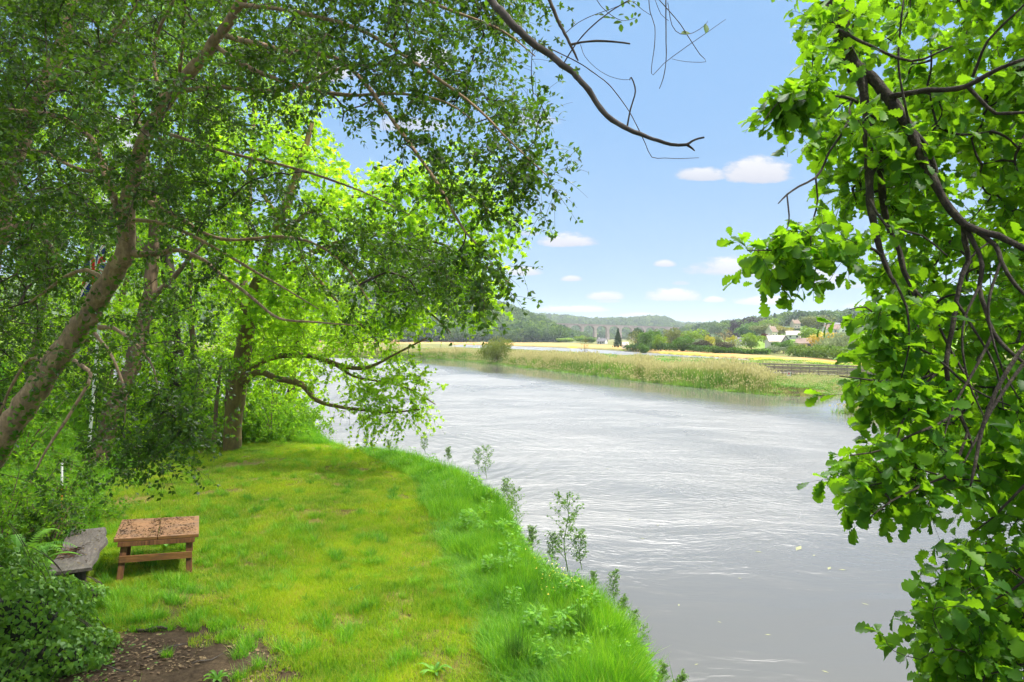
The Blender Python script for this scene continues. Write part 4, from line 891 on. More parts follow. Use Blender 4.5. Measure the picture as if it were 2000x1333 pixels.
def grassmat(name, cols, dry, tcol, patch=0.5, dryamt=(.62, .8), fac=.42, top=None, rough=.5):
    m, nt, b, out = nodemat(name)
    g = nd(nt, 'ShaderNodeNewGeometry'); r = nd(nt, 'ShaderNodeAttribute', attribute_name='rnd').outputs['Fac']; h = nd(nt, 'ShaderNodeAttribute', attribute_name='hgt').outputs['Fac']
    n1 = nd(nt, 'ShaderNodeTexNoise', {'Vector': g.outputs['Position'], 'Scale': patch, 'Detail': 4.0, 'Roughness': .6}).outputs[0]
    n2 = nd(nt, 'ShaderNodeTexNoise', {'Vector': g.outputs['Position'], 'Scale': patch * 4.3, 'Detail': 3.0}).outputs[0]
    k = math_(nt, 'ADD', math_(nt, 'MULTIPLY', n1, .6), math_(nt, 'ADD', math_(nt, 'MULTIPLY', n2, .25), math_(nt, 'MULTIPLY', r, .3)))
    c = ramp(nt, k, [(.38, cols[0]), (.56, cols[1]), (.74, cols[2])])
    dr_ = nd(nt, 'ShaderNodeMapRange', {0: math_(nt, 'ADD', math_(nt, 'MULTIPLY', n2, .55), math_(nt, 'MULTIPLY', r, .45)), 1: dryamt[0], 2: dryamt[1], 3: 0.0, 4: .85}).outputs[0]
    c = mixc(nt, dr_, c, dry)
    if top: c = mixc(nt, nd(nt, 'ShaderNodeMapRange', {0: h, 1: top[1], 2: top[2], 3: 0.0, 4: 1.0}).outputs[0], c, top[0])
    nt.links.new(c, b.inputs['Base Color']); b.inputs['Roughness'].default_value = rough; b.inputs['Specular IOR Level'].default_value = .25
    t = mixc(nt, 1.0, c, tcol, 'MULTIPLY'); tr = nd(nt, 'ShaderNodeBsdfTranslucent', {'Color': t})
    mx = nd(nt, 'ShaderNodeMixShader', {0: fac, 1: b.outputs[0], 2: tr.outputs[0]}); nt.links.new(mx.outputs[0], out.inputs[0]); return m

M_LAWN = grassmat('lawn_grass', [(.050, .15, .007), (.175, .31, .008), (.33, .40, .010)], (.28, .20, .07), (1.9, 1.9, 1.0), .5, (.61, .79))
M_LONG = grassmat('long_grass', [(.040, .15, .009), (.105, .27, .012), (.21, .37, .018)], (.32, .30, .10), (1.8, 1.9, 1.0), .7, (.72, .85))
M_REED = grassmat('reed', [(.10, .19, .03), (.19, .28, .045), (.29, .34, .07)], (.42, .385, .17), (1.2, 1.2, .9), .12, (.40, .66), .3, ((.46, .42, .21), .6, 1.0))
M_SEDGE = grassmat('green_reed', [(.06, .16, .02), (.12, .26, .03), (.19, .33, .035)], (.35, .30, .12), (1.4, 1.5, .8), .15, (.7, .9), .35)
R = np.random.default_rng(99)
lawn_v = [clump_mesh(f'lawn_clump_{k}', [blades(R, 420, .24, .035, .10, .0055, .7, .5)], M_LAWN) for k in range(5)]
long_v = [clump_mesh(f'long_clump_{k}', [blades(R, 240, .24, .14, .42, .0075, .6, .35, 3)], M_LONG) for k in range(5)]
tuft_v = [clump_mesh(f'tuft_clump_{k}', [blades(R, 120, .10, .10, .24, .006, .7, .6, 3)], M_LONG) for k in range(3)]

def normals(x, y, e=.15):
    hx = (H(x + e, y) - H(x - e, y)) / (2 * e); hy = (H(x, y + e) - H(x, y - e)) / (2 * e)
    return hx, hy
def seed_pts(x0, x1, y0, y1, step, R):
    gx_, gy_ = np.meshgrid(np.arange(x0, x1, step), np.arange(y0, y1, step)); p = np.stack([gx_.ravel(), gy_.ravel()], 1)
    p += R.uniform(-.5, .5, p.shape) * step; px = 1000 + F * p[:, 0] / np.maximum(p[:, 1], .1)
    return p[(px > -350) & (px < 2300) & (p[:, 1] > 4)]
p = np.vstack([seed_pts(-16, 4, 4, 15, .15, R), seed_pts(-22, 2, 15, 31, .20, R)])
sdn = sdpoly(p, NEAR); z = H(p[:, 0], p[:, 1]); sl = sdpoly(p, LAWN); hx, hy = normals(p[:, 0], p[:, 1])
soil = np.hypot((p[:, 0] - SOIL_C[0]) / SOIL_R[0], (p[:, 1] - SOIL_C[1]) / SOIL_R[1]) + (N2(p[:, 0] * 2.5, p[:, 1] * 2.5) - .5) * .6
ok = (sdn > -.55) & (z > .45)
dens = N2(p[:, 0] * 1.1 + 7, p[:, 1] * 1.1); mott = N3(p[:, 0] * .45, p[:, 1] * .45)
yaw = R.random(len(p)) * 2 * PI
eul = np.stack([np.arctan(hy) * .8, -np.arctan(hx) * .8, yaw], 1)
ps = np.stack([p[:, 0], p[:, 1], z], 1)
lawn = ok & (sl > -.1) & (R.random(len(p)) < np.clip((soil - .45) * 1.25, .03, 1) ** 1.4) & (R.random(len(p)) < np.clip(.12 + 1.1 * dens * (.55 + .9 * N3(p[:, 0] * 2.7, p[:, 1] * 2.7)), .08, 1))
tdist = np.hypot(p[:, 0] + 6.5, p[:, 1] - 12.2)
fl = (.75 + .55 * mott + .25 * R.random(len(p))) * np.where(tdist < 1.3, .7, 1.0)
scatter('lawn_grass', 'short yellow-green mown grass', ps[lawn], eul[lawn], np.stack([np.ones(lawn.sum()) * 1.05] * 2 + [fl[lawn]], 1), R.integers(0, 5, lawn.sum()), lawn_v, None)
strip = ok & (sl < .25 * (dens - .4)) & (R.random(len(p)) < .82) & (soil > 1.15)
hs = np.clip(.45 + .5 * np.clip(-sl / 1.2, 0, 1) + .35 * (dens - .5) + .2 * R.random(len(p)), .3, 1.3)
hs *= .45 + 1.25 * N2(p[:, 0] * 2.2 + 31, p[:, 1] * 2.2)
hs *= np.where((p[:, 1] > 25) & (p[:, 0] < -6), 1.5, 1.0)
scatter('long_grass', 'long uncut grass along the river bank and under the trees', ps[strip], eul[strip], np.stack([np.ones(strip.sum()) * 1.1] * 2 + [hs[strip]], 1), R.integers(0, 5, strip.sum()), long_v, None)
tm = np.zeros(len(p), bool); cand = np.where(ok & (sl > -.1) & (soil > .55))[0]
near_t = np.hypot(p[:, 0] + 5.8, p[:, 1] - 10.7) < .8
tm[R.choice(cand, 420, replace=False)] = True; tm &= tdist > 1.35
tm |= near_t & ok & (R.random(len(p)) < .3) & (p[:, 0] > -7.6)
tm |= (tdist < 1.25) & ok & (R.random(len(p)) < .10)
tm |= (soil < 1.25) & (soil > .3) & ok & (R.random(len(p)) < .05)
tm &= p[:, 1] > 7.4
scatter('grass_tufts', 'taller tufts of grass standing in the lawn', ps[tm], eul[tm], np.stack([.7 + .6 * R.random(tm.sum())] * 3, 1), R.integers(0, 3, tm.sum()), tuft_v, None)

# leafy weeds mixed into the bank grass
M_WEED = leafmat('weed_leaf', [(.05, .17, .012), (.09, .25, .016), (.15, .33, .02)], (.24, .46, .02), .4, .5, .2)
def weed(seed, h, n, s):
    R = np.random.default_rng(seed); t = R.random(n); a = R.random(n) * 6.28; r_ = h * .38 * (1 - .5 * t) * np.sqrt(R.random(n)); pos = np.stack([np.cos(a) * r_, np.sin(a) * r_, h * t], 1)
    d_ = norm(np.stack([np.cos(a), np.sin(a), R.normal(.1, .4, n)], 1)); nr = norm(R.normal(0, .4, (n, 3)) + [0, 0, 1]); nr = norm(nr - d_ * (nr * d_).sum(1, keepdims=True)); x_ = np.cross(d_, nr); l = (s * (.5 + R.random(n)))[:, None]
    V = np.stack([pos, pos + d_ * l * .5 + x_ * l * .24, pos + d_ * l - [0, 0, 1] * l * .1, pos + d_ * l * .5 - x_ * l * .24], 1).reshape(-1, 3); f = (np.arange(n) * 4)[:, None, None] + DIA_F[None]
    me = np_mesh(f'weed_{seed}', V, f.reshape(-1, 3), attrs={'rnd': np.repeat(R.random(n), 4)}); me.materials.append(M_WEED); return me
weed_v = [weed(800, .35, 130, .07), weed(801, .55, 190, .065), weed(802, .25, 90, .045), weed(803, .42, 140, .085)]
wd = ok & (sl < -.3) & (R.random(len(p)) < np.where((sdn < 1.0), .14, .04)) & (soil > 1.2)
wd |= (sdn > -.7) & (sdn < .15) & (z > .1) & (R.random(len(p)) < .30)
wd &= p[:, 1] > 8.0
scatter('bank_weeds', 'leafy weeds and nettles among the long bank grass', ps[wd], np.column_stack([R.normal(0, .15, (wd.sum(), 2)), yaw[wd]]), np.stack([.6 + .8 * R.random(wd.sum())] * 3, 1), R.integers(0, 4, wd.sum()), weed_v, None)
# reeds on the far bank and on the small bank across the creek
def reed_clump(seed, dryness):
    R = np.random.default_rng(seed)
    a = blades(R, int(60 * dryness) + 4, .55, 1.4, 2.25, .03, .12, .14, 3); b_ = blades(R, int(70 * (1.2 - dryness)), .55, .7, 1.6, .045, .45, .22, 3)
    Vp = a[0].copy()
    # feathery seed head at the tip of the tall dry stems
    tips_ = a[0].reshape(-1, 7, 3)[::2, 6]; n = len(tips_); hv = []; hf = []
    for i_, t in enumerate(tips_):
        ang_ = R.random() * 6.28; dx = np.array([math.cos(ang_), math.sin(ang_), 0]) * .05
        hv += [t - dx, t + dx, t + dx * 1.6 + [0, 0, .22], t + [0, 0, .3]]; hf += [(4*i_, 4*i_+1, 4*i_+2), (4*i_, 4*i_+2, 4*i_+3)]
    heads = (np.array(hv), np.array(hf), np.ones(len(hv)), np.ones(len(hv)) * .9)
    me = clump_mesh(f'reed_{seed}', [a, heads], M_REED); n0 = len(me.polygons)
    me2 = clump_mesh(f'reed_mix_{seed}', [a, heads, b_], M_REED); me2.materials.append(M_SEDGE)
    mi = np.zeros(len(me2.polygons), np.int32); mi[n0:] = 1; me2.polygons.foreach_set('material_index', mi); return me2
reed_v = [reed_clump(200 + k, dd) for k, dd in enumerate([.95, .8, .6, .4, .15, .1])]
def bank_pts(poly, depth, step, ylim, R):
    b_ = np.array(poly); lo = b_.min(0); hi_ = b_.max(0)
    gx_, gy_ = np.meshgrid(np.arange(max(lo[0], -150), min(hi_[0], 75), step), np.arange(max(lo[1], 44), ylim, step)); q_ = np.stack([gx_.ravel(), gy_.ravel()], 1)
    q_ += R.uniform(-.5, .5, q_.shape) * step; s = sdpoly(q_, poly); m_ = (s > -.3) & (s < depth)
    return q_[m_], s[m_]
q1, s1 = bank_pts(FARL, 9, .75, 240, R); q2, s2 = bank_pts(CLUMP, 5, .6, 85, R)
keep = (R.random(len(q1)) < np.where(s1 < 6, .95, .5)); q1, s1 = q1[keep], s1[keep]
lgd = sdpoly(q1, LAGOON); q1 = q1[lgd < -1.5]; s1 = s1[lgd < -1.5]
opening = np.hypot(q1[:, 0] - 31.5, q1[:, 1] - 71.5)      # grassy point by the sign stays low
px1 = 1000 + F * q1[:, 0] / q1[:, 1]
sc1 = (.66 + .42 * N3(q1[:, 0] * .5, q1[:, 1] * .5)) * np.clip(.72 + .5 * (N2(q1[:, 0] * .35, q1[:, 1] * .35)), .6, 1.25) * np.clip(.45 + s1 * .28, .45, 1.0)
sc1 *= np.where(px1 > 1475, np.clip(1 - (px1 - 1475) / 90, .30, 1), 1.0)
wet = N3(q1[:, 0] * .22 + 3, q1[:, 1] * .22)
id1 = np.clip(np.round((1 - np.clip(s1 / 3.5, 0, 1)) * 2.5 + (wet - .5) * 5.5 + 2.4 + R.normal(0, .7, len(q1))), 0, 5)
id1 = np.where(px1 > 1510, np.maximum(id1, 4), id1)
sc2 = np.clip(.55 + .4 * N2(q2[:, 0] * .5, q2[:, 1] * .5), .5, .95) * np.clip(.5 + s2 * .25, .5, 1.1); id2 = np.clip(np.round(2.2 + R.normal(0, 1.3, len(q2)) - s2 * .4), 0, 5)
qq = np.vstack([q1, q2]); sc = np.concatenate([sc1, sc2]); zz = H(qq[:, 0], qq[:, 1]); n = len(qq)
scatter('reed_bed', 'tall straw-topped reeds lining the far river bank', np.column_stack([qq, np.maximum(zz, -.15)]), np.column_stack([R.normal(0, .05, (n, 2)), R.random(n) * 6.28]), np.column_stack([np.ones(n) * 1.1] * 2 + [sc]), np.concatenate([id1, id2]), reed_v, None)
# dark saltmarsh tussocks behind the reeds
mt = []
for k in range(5200):
    t = R.random(); a = np.array(LAGOON)[R.integers(0, len(LAGOON))]; mt.append((R.uniform(-60, 70), R.uniform(105, 440)))
mt = np.array(mt); sfa = sdpoly(mt, FARL); lga = sdpoly(mt, LAGOON); sst = sdpoly(mt, STRAW); mt = mt[(sfa > 7) & (lga < -1) & (sst < -1) & (mt[:, 1] < 300)]
n = len(mt); marsh_v = [clump_mesh(f'marsh_{k}', [blades(R, 90, .9, .15, .40, .07, .5, .4, 2)], M_SEDGE if k else M_REED) for k in range(3)]
scatter('marsh_grass', 'rough marsh grass between the reeds and the straw-coloured field', np.column_stack([mt, H(mt[:, 0], mt[:, 1])]), np.column_stack([np.zeros((n, 2)), R.random(n) * 6.28]), np.column_stack([1 + R.random(n)] * 2 + [.5 + .6 * R.random(n)]), R.integers(0, 3, n), marsh_v, None)

# ------------------------------------------------------------------ far woods on the hills (one mass) and single trees in the valley
def crown_mesh(kind, seed, n, s):
    """unit crown (height 1, width 1) of many leaf-clump faces"""
    R = np.random.default_rng(seed); V = []
    if kind == 'conifer':
        t = R.random(n) ** .75; tier = np.floor(t * 9) / 9; rr = (1 - t) * .5 * (.55 + .45 * R.random(n)) * (1.0 - .5 * ((t * 9) % 1)); a = R.random(n) * 6.28
        c = np.stack([np.cos(a) * rr, np.sin(a) * rr, .06 + t * .94], 1); out_ = np.stack([np.cos(a), np.sin(a), np.full(n, -.1)], 1)
    else:
        k = {'round': 16, 'tall': 12, 'broad': 18, 'willow': 22, 'sparse': 14}[kind]
        bc = norm(R.normal(0, 1, (k, 3))) * (R.random((k, 1)) ** .4) * .36; bc[:, 2] = bc[:, 2] * (1.0 if kind != 'broad' else .8) + .56; br_ = .13 + .13 * R.random(k)
        if kind == 'tall': bc[:, :2] *= .7
        w = R.integers(0, k, n); u = norm(R.normal(0, 1, (n, 3)) + [0, 0, .25]); c = bc[w] + u * (br_[w] * (.7 + .35 * R.random(n)))[:, None]; out_ = u
        if kind == 'willow': c[:, 2] -= .12 * R.random(n); out_ = u * [1, 1, .3]
        if kind == 'sparse': c = c[R.random(n) < .5]; out_ = out_[:0]; n = len(c); out_ = norm(R.normal(0, 1, (n, 3)))
        c[:, 2] = (c[:, 2] - c[:, 2].min()) / (c[:, 2].max() - c[:, 2].min()); c[:, 2] = .08 + .92 * c[:, 2]
        c[:, :2] /= 2 * np.percentile(np.abs(c[:, :2]), 98)
    nr = norm(out_ + R.normal(0, .55, (n, 3))); y = norm(np.cross(nr, R.normal(0, 1, (n, 3)))); x = np.cross(nr, y)
    if kind == 'willow': y = norm(y * .35 + np.array([0, 0, -1.0])); x = norm(np.cross(y, nr))
    l = s * (.6 + .8 * R.random(n))[:, None]; wd_ = l * (.35 if kind == 'willow' else .62)
    V = np.stack([c - y * l, c + x * wd_, c + y * l, c - x * wd_ * .8], 1).reshape(-1, 3)
    f = (np.arange(n) * 4)[:, None] + np.array([[0, 1, 2, 3]])
    return np_mesh('crown_' + kind, V, f, attrs={'rnd': np.repeat(R.random(n), 4)})
M_FAR = leafmat('far_leaf', [(.55, .55, .55), (.9, .9, .9), (1.3, 1.3, 1.25)], (1.5, 1.6, 1.1), .25, .75, .1, objcol=True)
M_WOOD_A = leafmat('wood_leaf', [(.035, .085, .020), (.060, .125, .024), (.10, .17, .030)], (.12, .22, .03), .2, .8, .1)
M_WOOD_B = leafmat('wood_leaf_dark', [(.022, .060, .022), (.036, .085, .026), (.055, .11, .03)], (.06, .13, .03), .15, .8, .1)
M_WOOD_C = leafmat('wood_leaf_light', [(.07, .14, .02), (.11, .19, .025), (.16, .24, .03)], (.2, .32, .03), .25, .8, .1)
wv_ = []
for k, (kd, mm) in enumerate([('round', M_WOOD_A), ('broad', M_WOOD_B), ('tall', M_WOOD_A), ('round', M_WOOD_C), ('broad', M_WOOD_A), ('conifer', M_WOOD_B)]):
    me = crown_mesh(kd, 300 + k, 520, .075); me.materials.append(mm); wv_.append(me)
def wood(name, label, gen, n, hlo, hhi, wts, seed, wfac=1.0):
    R = np.random.default_rng(seed); q_ = gen(R, n); z_ = H(q_[:, 0], q_[:, 1]); k_ = z_ > .5; q_, z_ = q_[k_], z_[k_]; n = len(q_)
    h = hlo + (hhi - hlo) * R.random(n); w = h * (.8 + .5 * R.random(n)) * wfac
    scatter(name, label, np.column_stack([q_, z_ - h * .12]), np.column_stack([np.zeros((n, 2)), R.random(n) * 6.28]), np.column_stack([w, w, h]), R.choice(6, n, p=wts), wv_, None)
def by_px(x0, x1, y0, y1, pw=1.0):
    def gen(R, n):
        d_ = np.sqrt(y0 ** 2 + (y1 ** 2 - y0 ** 2) * R.random(n) ** pw); px = x0 + (x1 - x0) * R.random(n); return np.column_stack([(px - 1000) / F * d_, d_])
    return gen
def lim(gen, f):
    def g2(R, n): q_ = gen(R, n * 2); px = 1000 + F * q_[:, 0] / q_[:, 1]; m_ = f(px, q_[:, 1], R); return q_[m_][:n]
    return g2
wood('hillside_wood', 'dense broadleaved wood covering the steep hill behind the reeds', lim(by_px(380, 1125, 640, 1040), lambda px, d, R: px < np.interp(d, [640, 760, 1040], [1095, 1118, 1060])), 2300, 11, 19, [.3, .22, .15, .15, .13, .05], 401)
wood('distant_woods', 'hazy distant woods on the ridge behind the viaduct', by_px(900, 1560, 1340, 2150), 2600, 13, 22, [.26, .28, .16, .08, .18, .04], 402)
wood('village_hill_wood', 'wooded upper slope above the village', lim(by_px(1350, 2100, 640, 1080), lambda px, d, R: (px > np.interp(d, [640, 1000], [1420, 1340]))), 1050, 10, 17, [.28, .24, .13, .14, .15, .06], 403)
wood('valley_wood', 'dark trees on the valley floor beneath the viaduct', lim(by_px(1095, 1420, 900, 1300), lambda px, d, R: (px < 1148) | (px > 1250) | (d > 1190)), 330, 9, 16, [.25, .35, .15, .05, .15, .05], 404)

CROWNS = {k: crown_mesh(k, 500 + i, nn, ss) for i, (k, nn, ss) in enumerate([('round', 2200, .042), ('tall', 1800, .042), ('broad', 2400, .040), ('conifer', 1500, .05), ('willow', 2600, .05), ('sparse', 900, .035)])}
for me in CROWNS.values(): me.materials.append(M_FAR)
tk = MB(); tk.tube([(0, 0, -.05), (.01, 0, .12), (0, .01, .3), (.02, 0, .5)], [.035, .028, .022, .012], 7)
for a in range(4):
    c_, s_ = math.cos(a * 1.6), math.sin(a * 1.6); tk.tube([(0, 0, .22 + .05 * a), (c_ * .12, s_ * .12, .36 + .05 * a), (c_ * .25, s_ * .25, .55 + .05 * a)], [.014, .01, .004], 5)
TRUNK = tk.mesh('far_trunk'); TRUNK.materials.append(M_BROWNBARK)
LIME, GRN, DGR, OLV, GOLD, GREY, COP, PURP, BRZ, YEL, PALE = (.21,.33,.02), (.10,.21,.02), (.035,.085,.022), (.17,.20,.05), (.50,.36,.04), (.20,.25,.13), (.11,.035,.03), (.040,.026,.040), (.075,.065,.035), (.42,.40,.03), (.28,.33,.17)
FT = [ # px, top y, width px, distance, kind, colour, label
 (1207,643,20,330,'conifer',DGR,'dark spiky conifer standing in front of a viaduct pier'),
 (1240,647,27,290,'sparse',OLV,'thin olive willow next to the dark conifer'),
 (1247,641,22,330,'round',DGR,'dark round-topped tree rising behind the thin olive willow'),
 (1263,645,28,270,'tall',GRN,'tall mid-green tree in the row beside the straw field, between olive willow and lime poplar'),
 (1281,643,20,300,'tall',GRN,'narrow green tree behind the small lime poplar'),
 (1290,654,19,255,'tall',LIME,'small lime-coloured poplar at the front of the valley row'),
 (1256,671,16,250,'round',GRN,'low round bush at the edge of the straw field under the tall trees'),
 (1314,639,28,285,'tall',OLV,'tallest olive-topped tree in the valley row'),
 (1334,655,28,240,'round',GRN,'rounded bright green tree beside the tallest olive-topped one'),
 (1356,643,38,300,'broad',LIME,'spreading lime-yellow tree in front of the viaduct end'),
 (1359,661,22,245,'round',GREY,'grey-green rounded tree beneath the spreading lime-yellow one'),
 (1375,664,22,235,'round',BRZ,'dark bronze dome-shaped tree beside the grey-green rounded tree'),
 (1373,651,22,310,'broad',BRZ,'brown-leaved tree behind the dark bronze dome'),
 (1386,655,16,290,'tall',YEL,'slim yellow tree right behind the bronze dome'),
 (1394,675,18,215,'round',GRN,'small green bush next to the bronze dome at the field edge'),
 (1400,657,15,300,'round',OLV,'brownish olive tree between the slim yellow tree and the pinkish one'),
 (1415,645,20,330,'sparse',(.30,.24,.10),'pinkish half-bare tree near the grey-roofed house'),
 (1417,668,24,215,'broad',BRZ,'dark brownish bush low beside the field hedge'),
 (1440,664,26,225,'sparse',PALE,'pale blossoming bush beside the dark brownish one'),
 (1430,655,14,290,'round',YEL,'yellow gorse-like bush below the grey-roofed house'),
 (1436,624,18,560,'tall',PURP,'narrow dark purple tree at the end of the copper beech'),
 (1478,619,44,600,'broad',PURP,'large dark copper beech spreading on the skyline of the village slope'),
 (1467,629,36,480,'round',GRN,'smooth green dome-shaped tree in front of the copper beech'),
 (1504,622,26,520,'broad',LIME,'bright green tree on the slope beside the copper beech'),
 (1499,632,40,420,'broad',OLV,'wide olive tree above the red maple'),
 (1468,650,30,250,'round',LIME,'vivid lime tree standing alone below the green dome'),
 (1496,651,16,300,'round',COP,'dark red maple beside the white cottage'),
 (1530,664,32,215,'round',GRN,'round green tree in front of the white cottage'),
 (1512,675,24,205,'round',GREY,'greyish bush leaning on the round green tree by the cottage'),
 (1531,637,26,400,'round',(.30,.28,.05),'yellow-olive tree on the slope behind the low pale bungalow'),
 (1580,637,28,290,'tall',LIME,'tall vivid lime tree dark at its foot beside the golden tree'),
 (1597,616,44,480,'broad',OLV,'wide olive-brown tree below the skyline near the hillside house'),
 (1614,649,50,235,'broad',GOLD,'golden-yellow tree beside the pale silvery willow'),
 (1652,650,66,205,'willow',PALE,'large pale silvery willow near the end of the boardwalk'),
 (1565,672,20,215,'sparse',YEL,'small yellow-green tree in front of the long brown roof'),
 (1697,655,40,215,'broad',LIME,'lime tree half hidden by the oak leaves, beside the silvery willow'),
 (1671,628,26,420,'round',DGR,'dark green tree near the hillside house, half hidden by oak leaves'),
 (1740,640,60,240,'round',GRN,'broad green tree seen through gaps in the oak leaves'),
 (1800,650,60,215,'broad',YEL,'yellowish tree glimpsed through the oak leaves'),
 (1552,640,20,430,'round',DGR,'dark round tree beside the stone house on the slope'),
 (1460,640,22,380,'round',DGR,'dark rounded tree above the grey-roofed house'),
 (1133,655,16,560,'round',LIME,'small lime bush in front of the dark barn'),
 (1150,658,22,520,'round',GRN,'rounded green tree right of the barn, before the viaduct'.replace('right of','beyond')),
 (1105,660,24,600,'broad',LIME,'bright lime shrub at the foot of the hillside wood'),
]
for px, ty, w, d, kd, c, lab in FT:
    x = (px - 1000) / F * d; z0 = H1(x, d); zt = CAMZ + (HOR - ty) / F * d; hgt = max(zt - z0, 2.0) * 1.04; wm = w / F * d * 1.45
    r_ = empty('valley_tree', (x, d, z0), R.random() * 6.28); tag(r_, lab, 'tree', 'single trees in the valley')
    co = link('crown', CROWNS[kd], None, r_); co.color = (*c, 1); co.scale = (wm, wm, hgt); co.location = (0, 0, -.03 * hgt)
    to = link('trunk', TRUNK, None, r_); to.scale = (min(wm, hgt) * .9, min(wm, hgt) * .9, hgt)
# bush and sapling growing among the reeds
for px, by, ty, w, d, kd, c, nm, lab in [(970, 706, 656, 56, 152, 'willow', (.20,.25,.045), 'willow_bush', 'dense olive-green bush standing out of the reeds at the water bend'), (1142, 693, 656, 18, 176, 'sparse', (.22,.19,.07), 'sapling', 'thin brownish sapling rising behind the reeds')]:
    x = (px - 1000) / F * d; z0 = H1(x, d); zt = CAMZ + (HOR - ty) / F * d; hgt = zt - z0; wm = w / F * d * 1.1
    r_ = empty(nm, (x, d, z0)); tag(r_, lab, 'bush' if 'bush' in nm else 'tree')
    me = crown_mesh('willow' if 'bush' in nm else 'sparse', 640, 5200 if 'bush' in nm else 700, .033 if 'bush' in nm else .03); me.materials.append(M_FAR)
    co = link('crown', me, None, r_); co.color = (*c, 1); co.scale = (wm, wm, hgt * 1.05); co.location = (0, 0, -.06 * hgt)
    to = link('trunk', TRUNK, None, r_); to.scale = (wm * .7, wm * .7, hgt)
# ------------------------------------------------------------------ table, bench and what lies on them
def woodmat(name, c0, c1, c2, scale=3.0, axis=(12, 1, 12), rough=.7, stain=None):
    m, nt, b, out = nodemat(name); tcn = nd(nt, 'ShaderNodeTexCoord')
    mp = nd(nt, 'ShaderNodeMapping', {'Vector': tcn.outputs['Object'], 'Scale': axis})
    n1 = nd(nt, 'ShaderNodeTexNoise', {'Vector': mp.outputs[0], 'Scale': scale, 'Detail': 6.0, 'Roughness': .6}).outputs[0]
    n2 = nd(nt, 'ShaderNodeTexNoise', {'Vector': tcn.outputs['Object'], 'Scale': 3.5, 'Detail': 5.0, 'Roughness': .65}).outputs[0]
    c = ramp(nt, n1, [(.3, c0), (.5, c1), (.72, c2)])
    if stain: c = mixc(nt, nd(nt, 'ShaderNodeMapRange', {0: n2, 1: .52, 2: .70, 3: 0.0, 4: .85}).outputs[0], c, stain)
    nt.links.new(c, b.inputs['Base Color']); b.inputs['Roughness'].default_value = rough
    bp = nd(nt, 'ShaderNodeBump', {'Height': n1, 'Strength': .35, 'Distance': .01}); nt.links.new(bp.outputs[0], b.inputs['Normal']); return m
M_TABLE = woodmat('orange_stained_wood', (.085, .04, .014), (.17, .076, .023), (.26, .125, .043), 2.5, (2, 14, 14), .55, (.07, .04, .025))
M_TLEG = woodmat('dark_stained_wood', (.055, .022, .010), (.13, .052, .018), (.22, .10, .035), 2.5, (12, 12, 1.5), .65)
M_GREYWOOD = woodmat('grey_weathered_wood', (.03, .025, .021), (.062, .053, .045), (.115, .10, .088), 2.2, (14, 2, 14), .85, (.05, .042, .035))
M_GREYLEG = woodmat('rotten_dark_wood', (.02, .015, .01), (.045, .032, .022), (.08, .06, .045), 3, (10, 10, 2), .9)
TX, TY, TRZ = -6.5, 12.5, math.radians(24.5); TZ = H1(TX, TY); TH = 2.52 - TZ
tb = empty('garden_table', (TX, TY, TZ), TRZ); tb.rotation_euler = (0, math.radians(3.0), TRZ); tag(tb, 'stained orange-brown wooden table scattered with dead catkins, standing on the lawn', 'table')
for s in (-1, 1): MB().box((s * .333, 0, TH - .03), (.655, 1.36, .06)).build('tabletop_board', M_TABLE, tb, .008)
MB().box((0, -.655, TH - .105), (1.20, .05, .08)).box((0, .655, TH - .105), (1.20, .05, .08)).build('apron', M_TLEG, tb, .004)
legp = {}
for sx_ in (-1, 1):
    for sy_ in (-1, 1):
        t_ = np.array([sx_ * .50, sy_ * .58, TH - .065]); f_ = np.array([sx_ * .545, sy_ * .64, -.06]); 
        MB().bar(f_, t_, .10, .07, (0, 1, 0)).build('leg', M_TLEG, tb, .006)
MB().box((0, -.662, TH * .50), (1.13, .028, .115)).build('stretcher', M_TABLE, tb, .004)
MB().box((0, .662, TH * .50), (1.13, .028, .115)).build('stretcher', M_TABLE, tb, .004)
Rt = np.random.default_rng(8)
def litter(name, label, n, fn, size, cols, seed, parent=None, wid=.3):
    R = np.random.default_rng(seed); p = np.array([fn(R) for _ in range(n)]); a = R.random(n) * 6.28
    d = np.stack([np.cos(a), np.sin(a), R.normal(0, .10, n)], 1); nr = np.stack([R.normal(0, .25, n), R.normal(0, .25, n), np.ones(n)], 1)
    m = leafmat(name, cols, tuple(c * .6 for c in cols[1]), .1, .85, .1)
    o = leaf_cloud(name, p, d, nr, size[0] + (size[1] - size[0]) * R.random(n) ** 2, np.array([(0, 0, .02), (wid, .45, .10), (0, 1, .02), (-wid, .4, .06)]), DIA_F, m, parent, seed=seed)
    tag(o, label, kind='stuff'); return o
def on_table(R):
    while True:
        x, y = R.uniform(-.62, .62), R.uniform(-.66, .66)
        if N2(x * 4 + 5, y * 4) + .35 * (abs(x) < .12) > R.random() * .95: break
    c, s = math.cos(TRZ), math.sin(TRZ); return (TX + c * x - s * y, TY + s * x + c * y, TZ + TH + .004 - math.sin(math.radians(3.0)) * x)
litter('catkin_litter', 'dark dead catkins strewn over the table top', 1500, on_table, (.02, .065), [(.018, .012, .008), (.04, .025, .014), (.08, .05, .025)], 9, wid=.16)
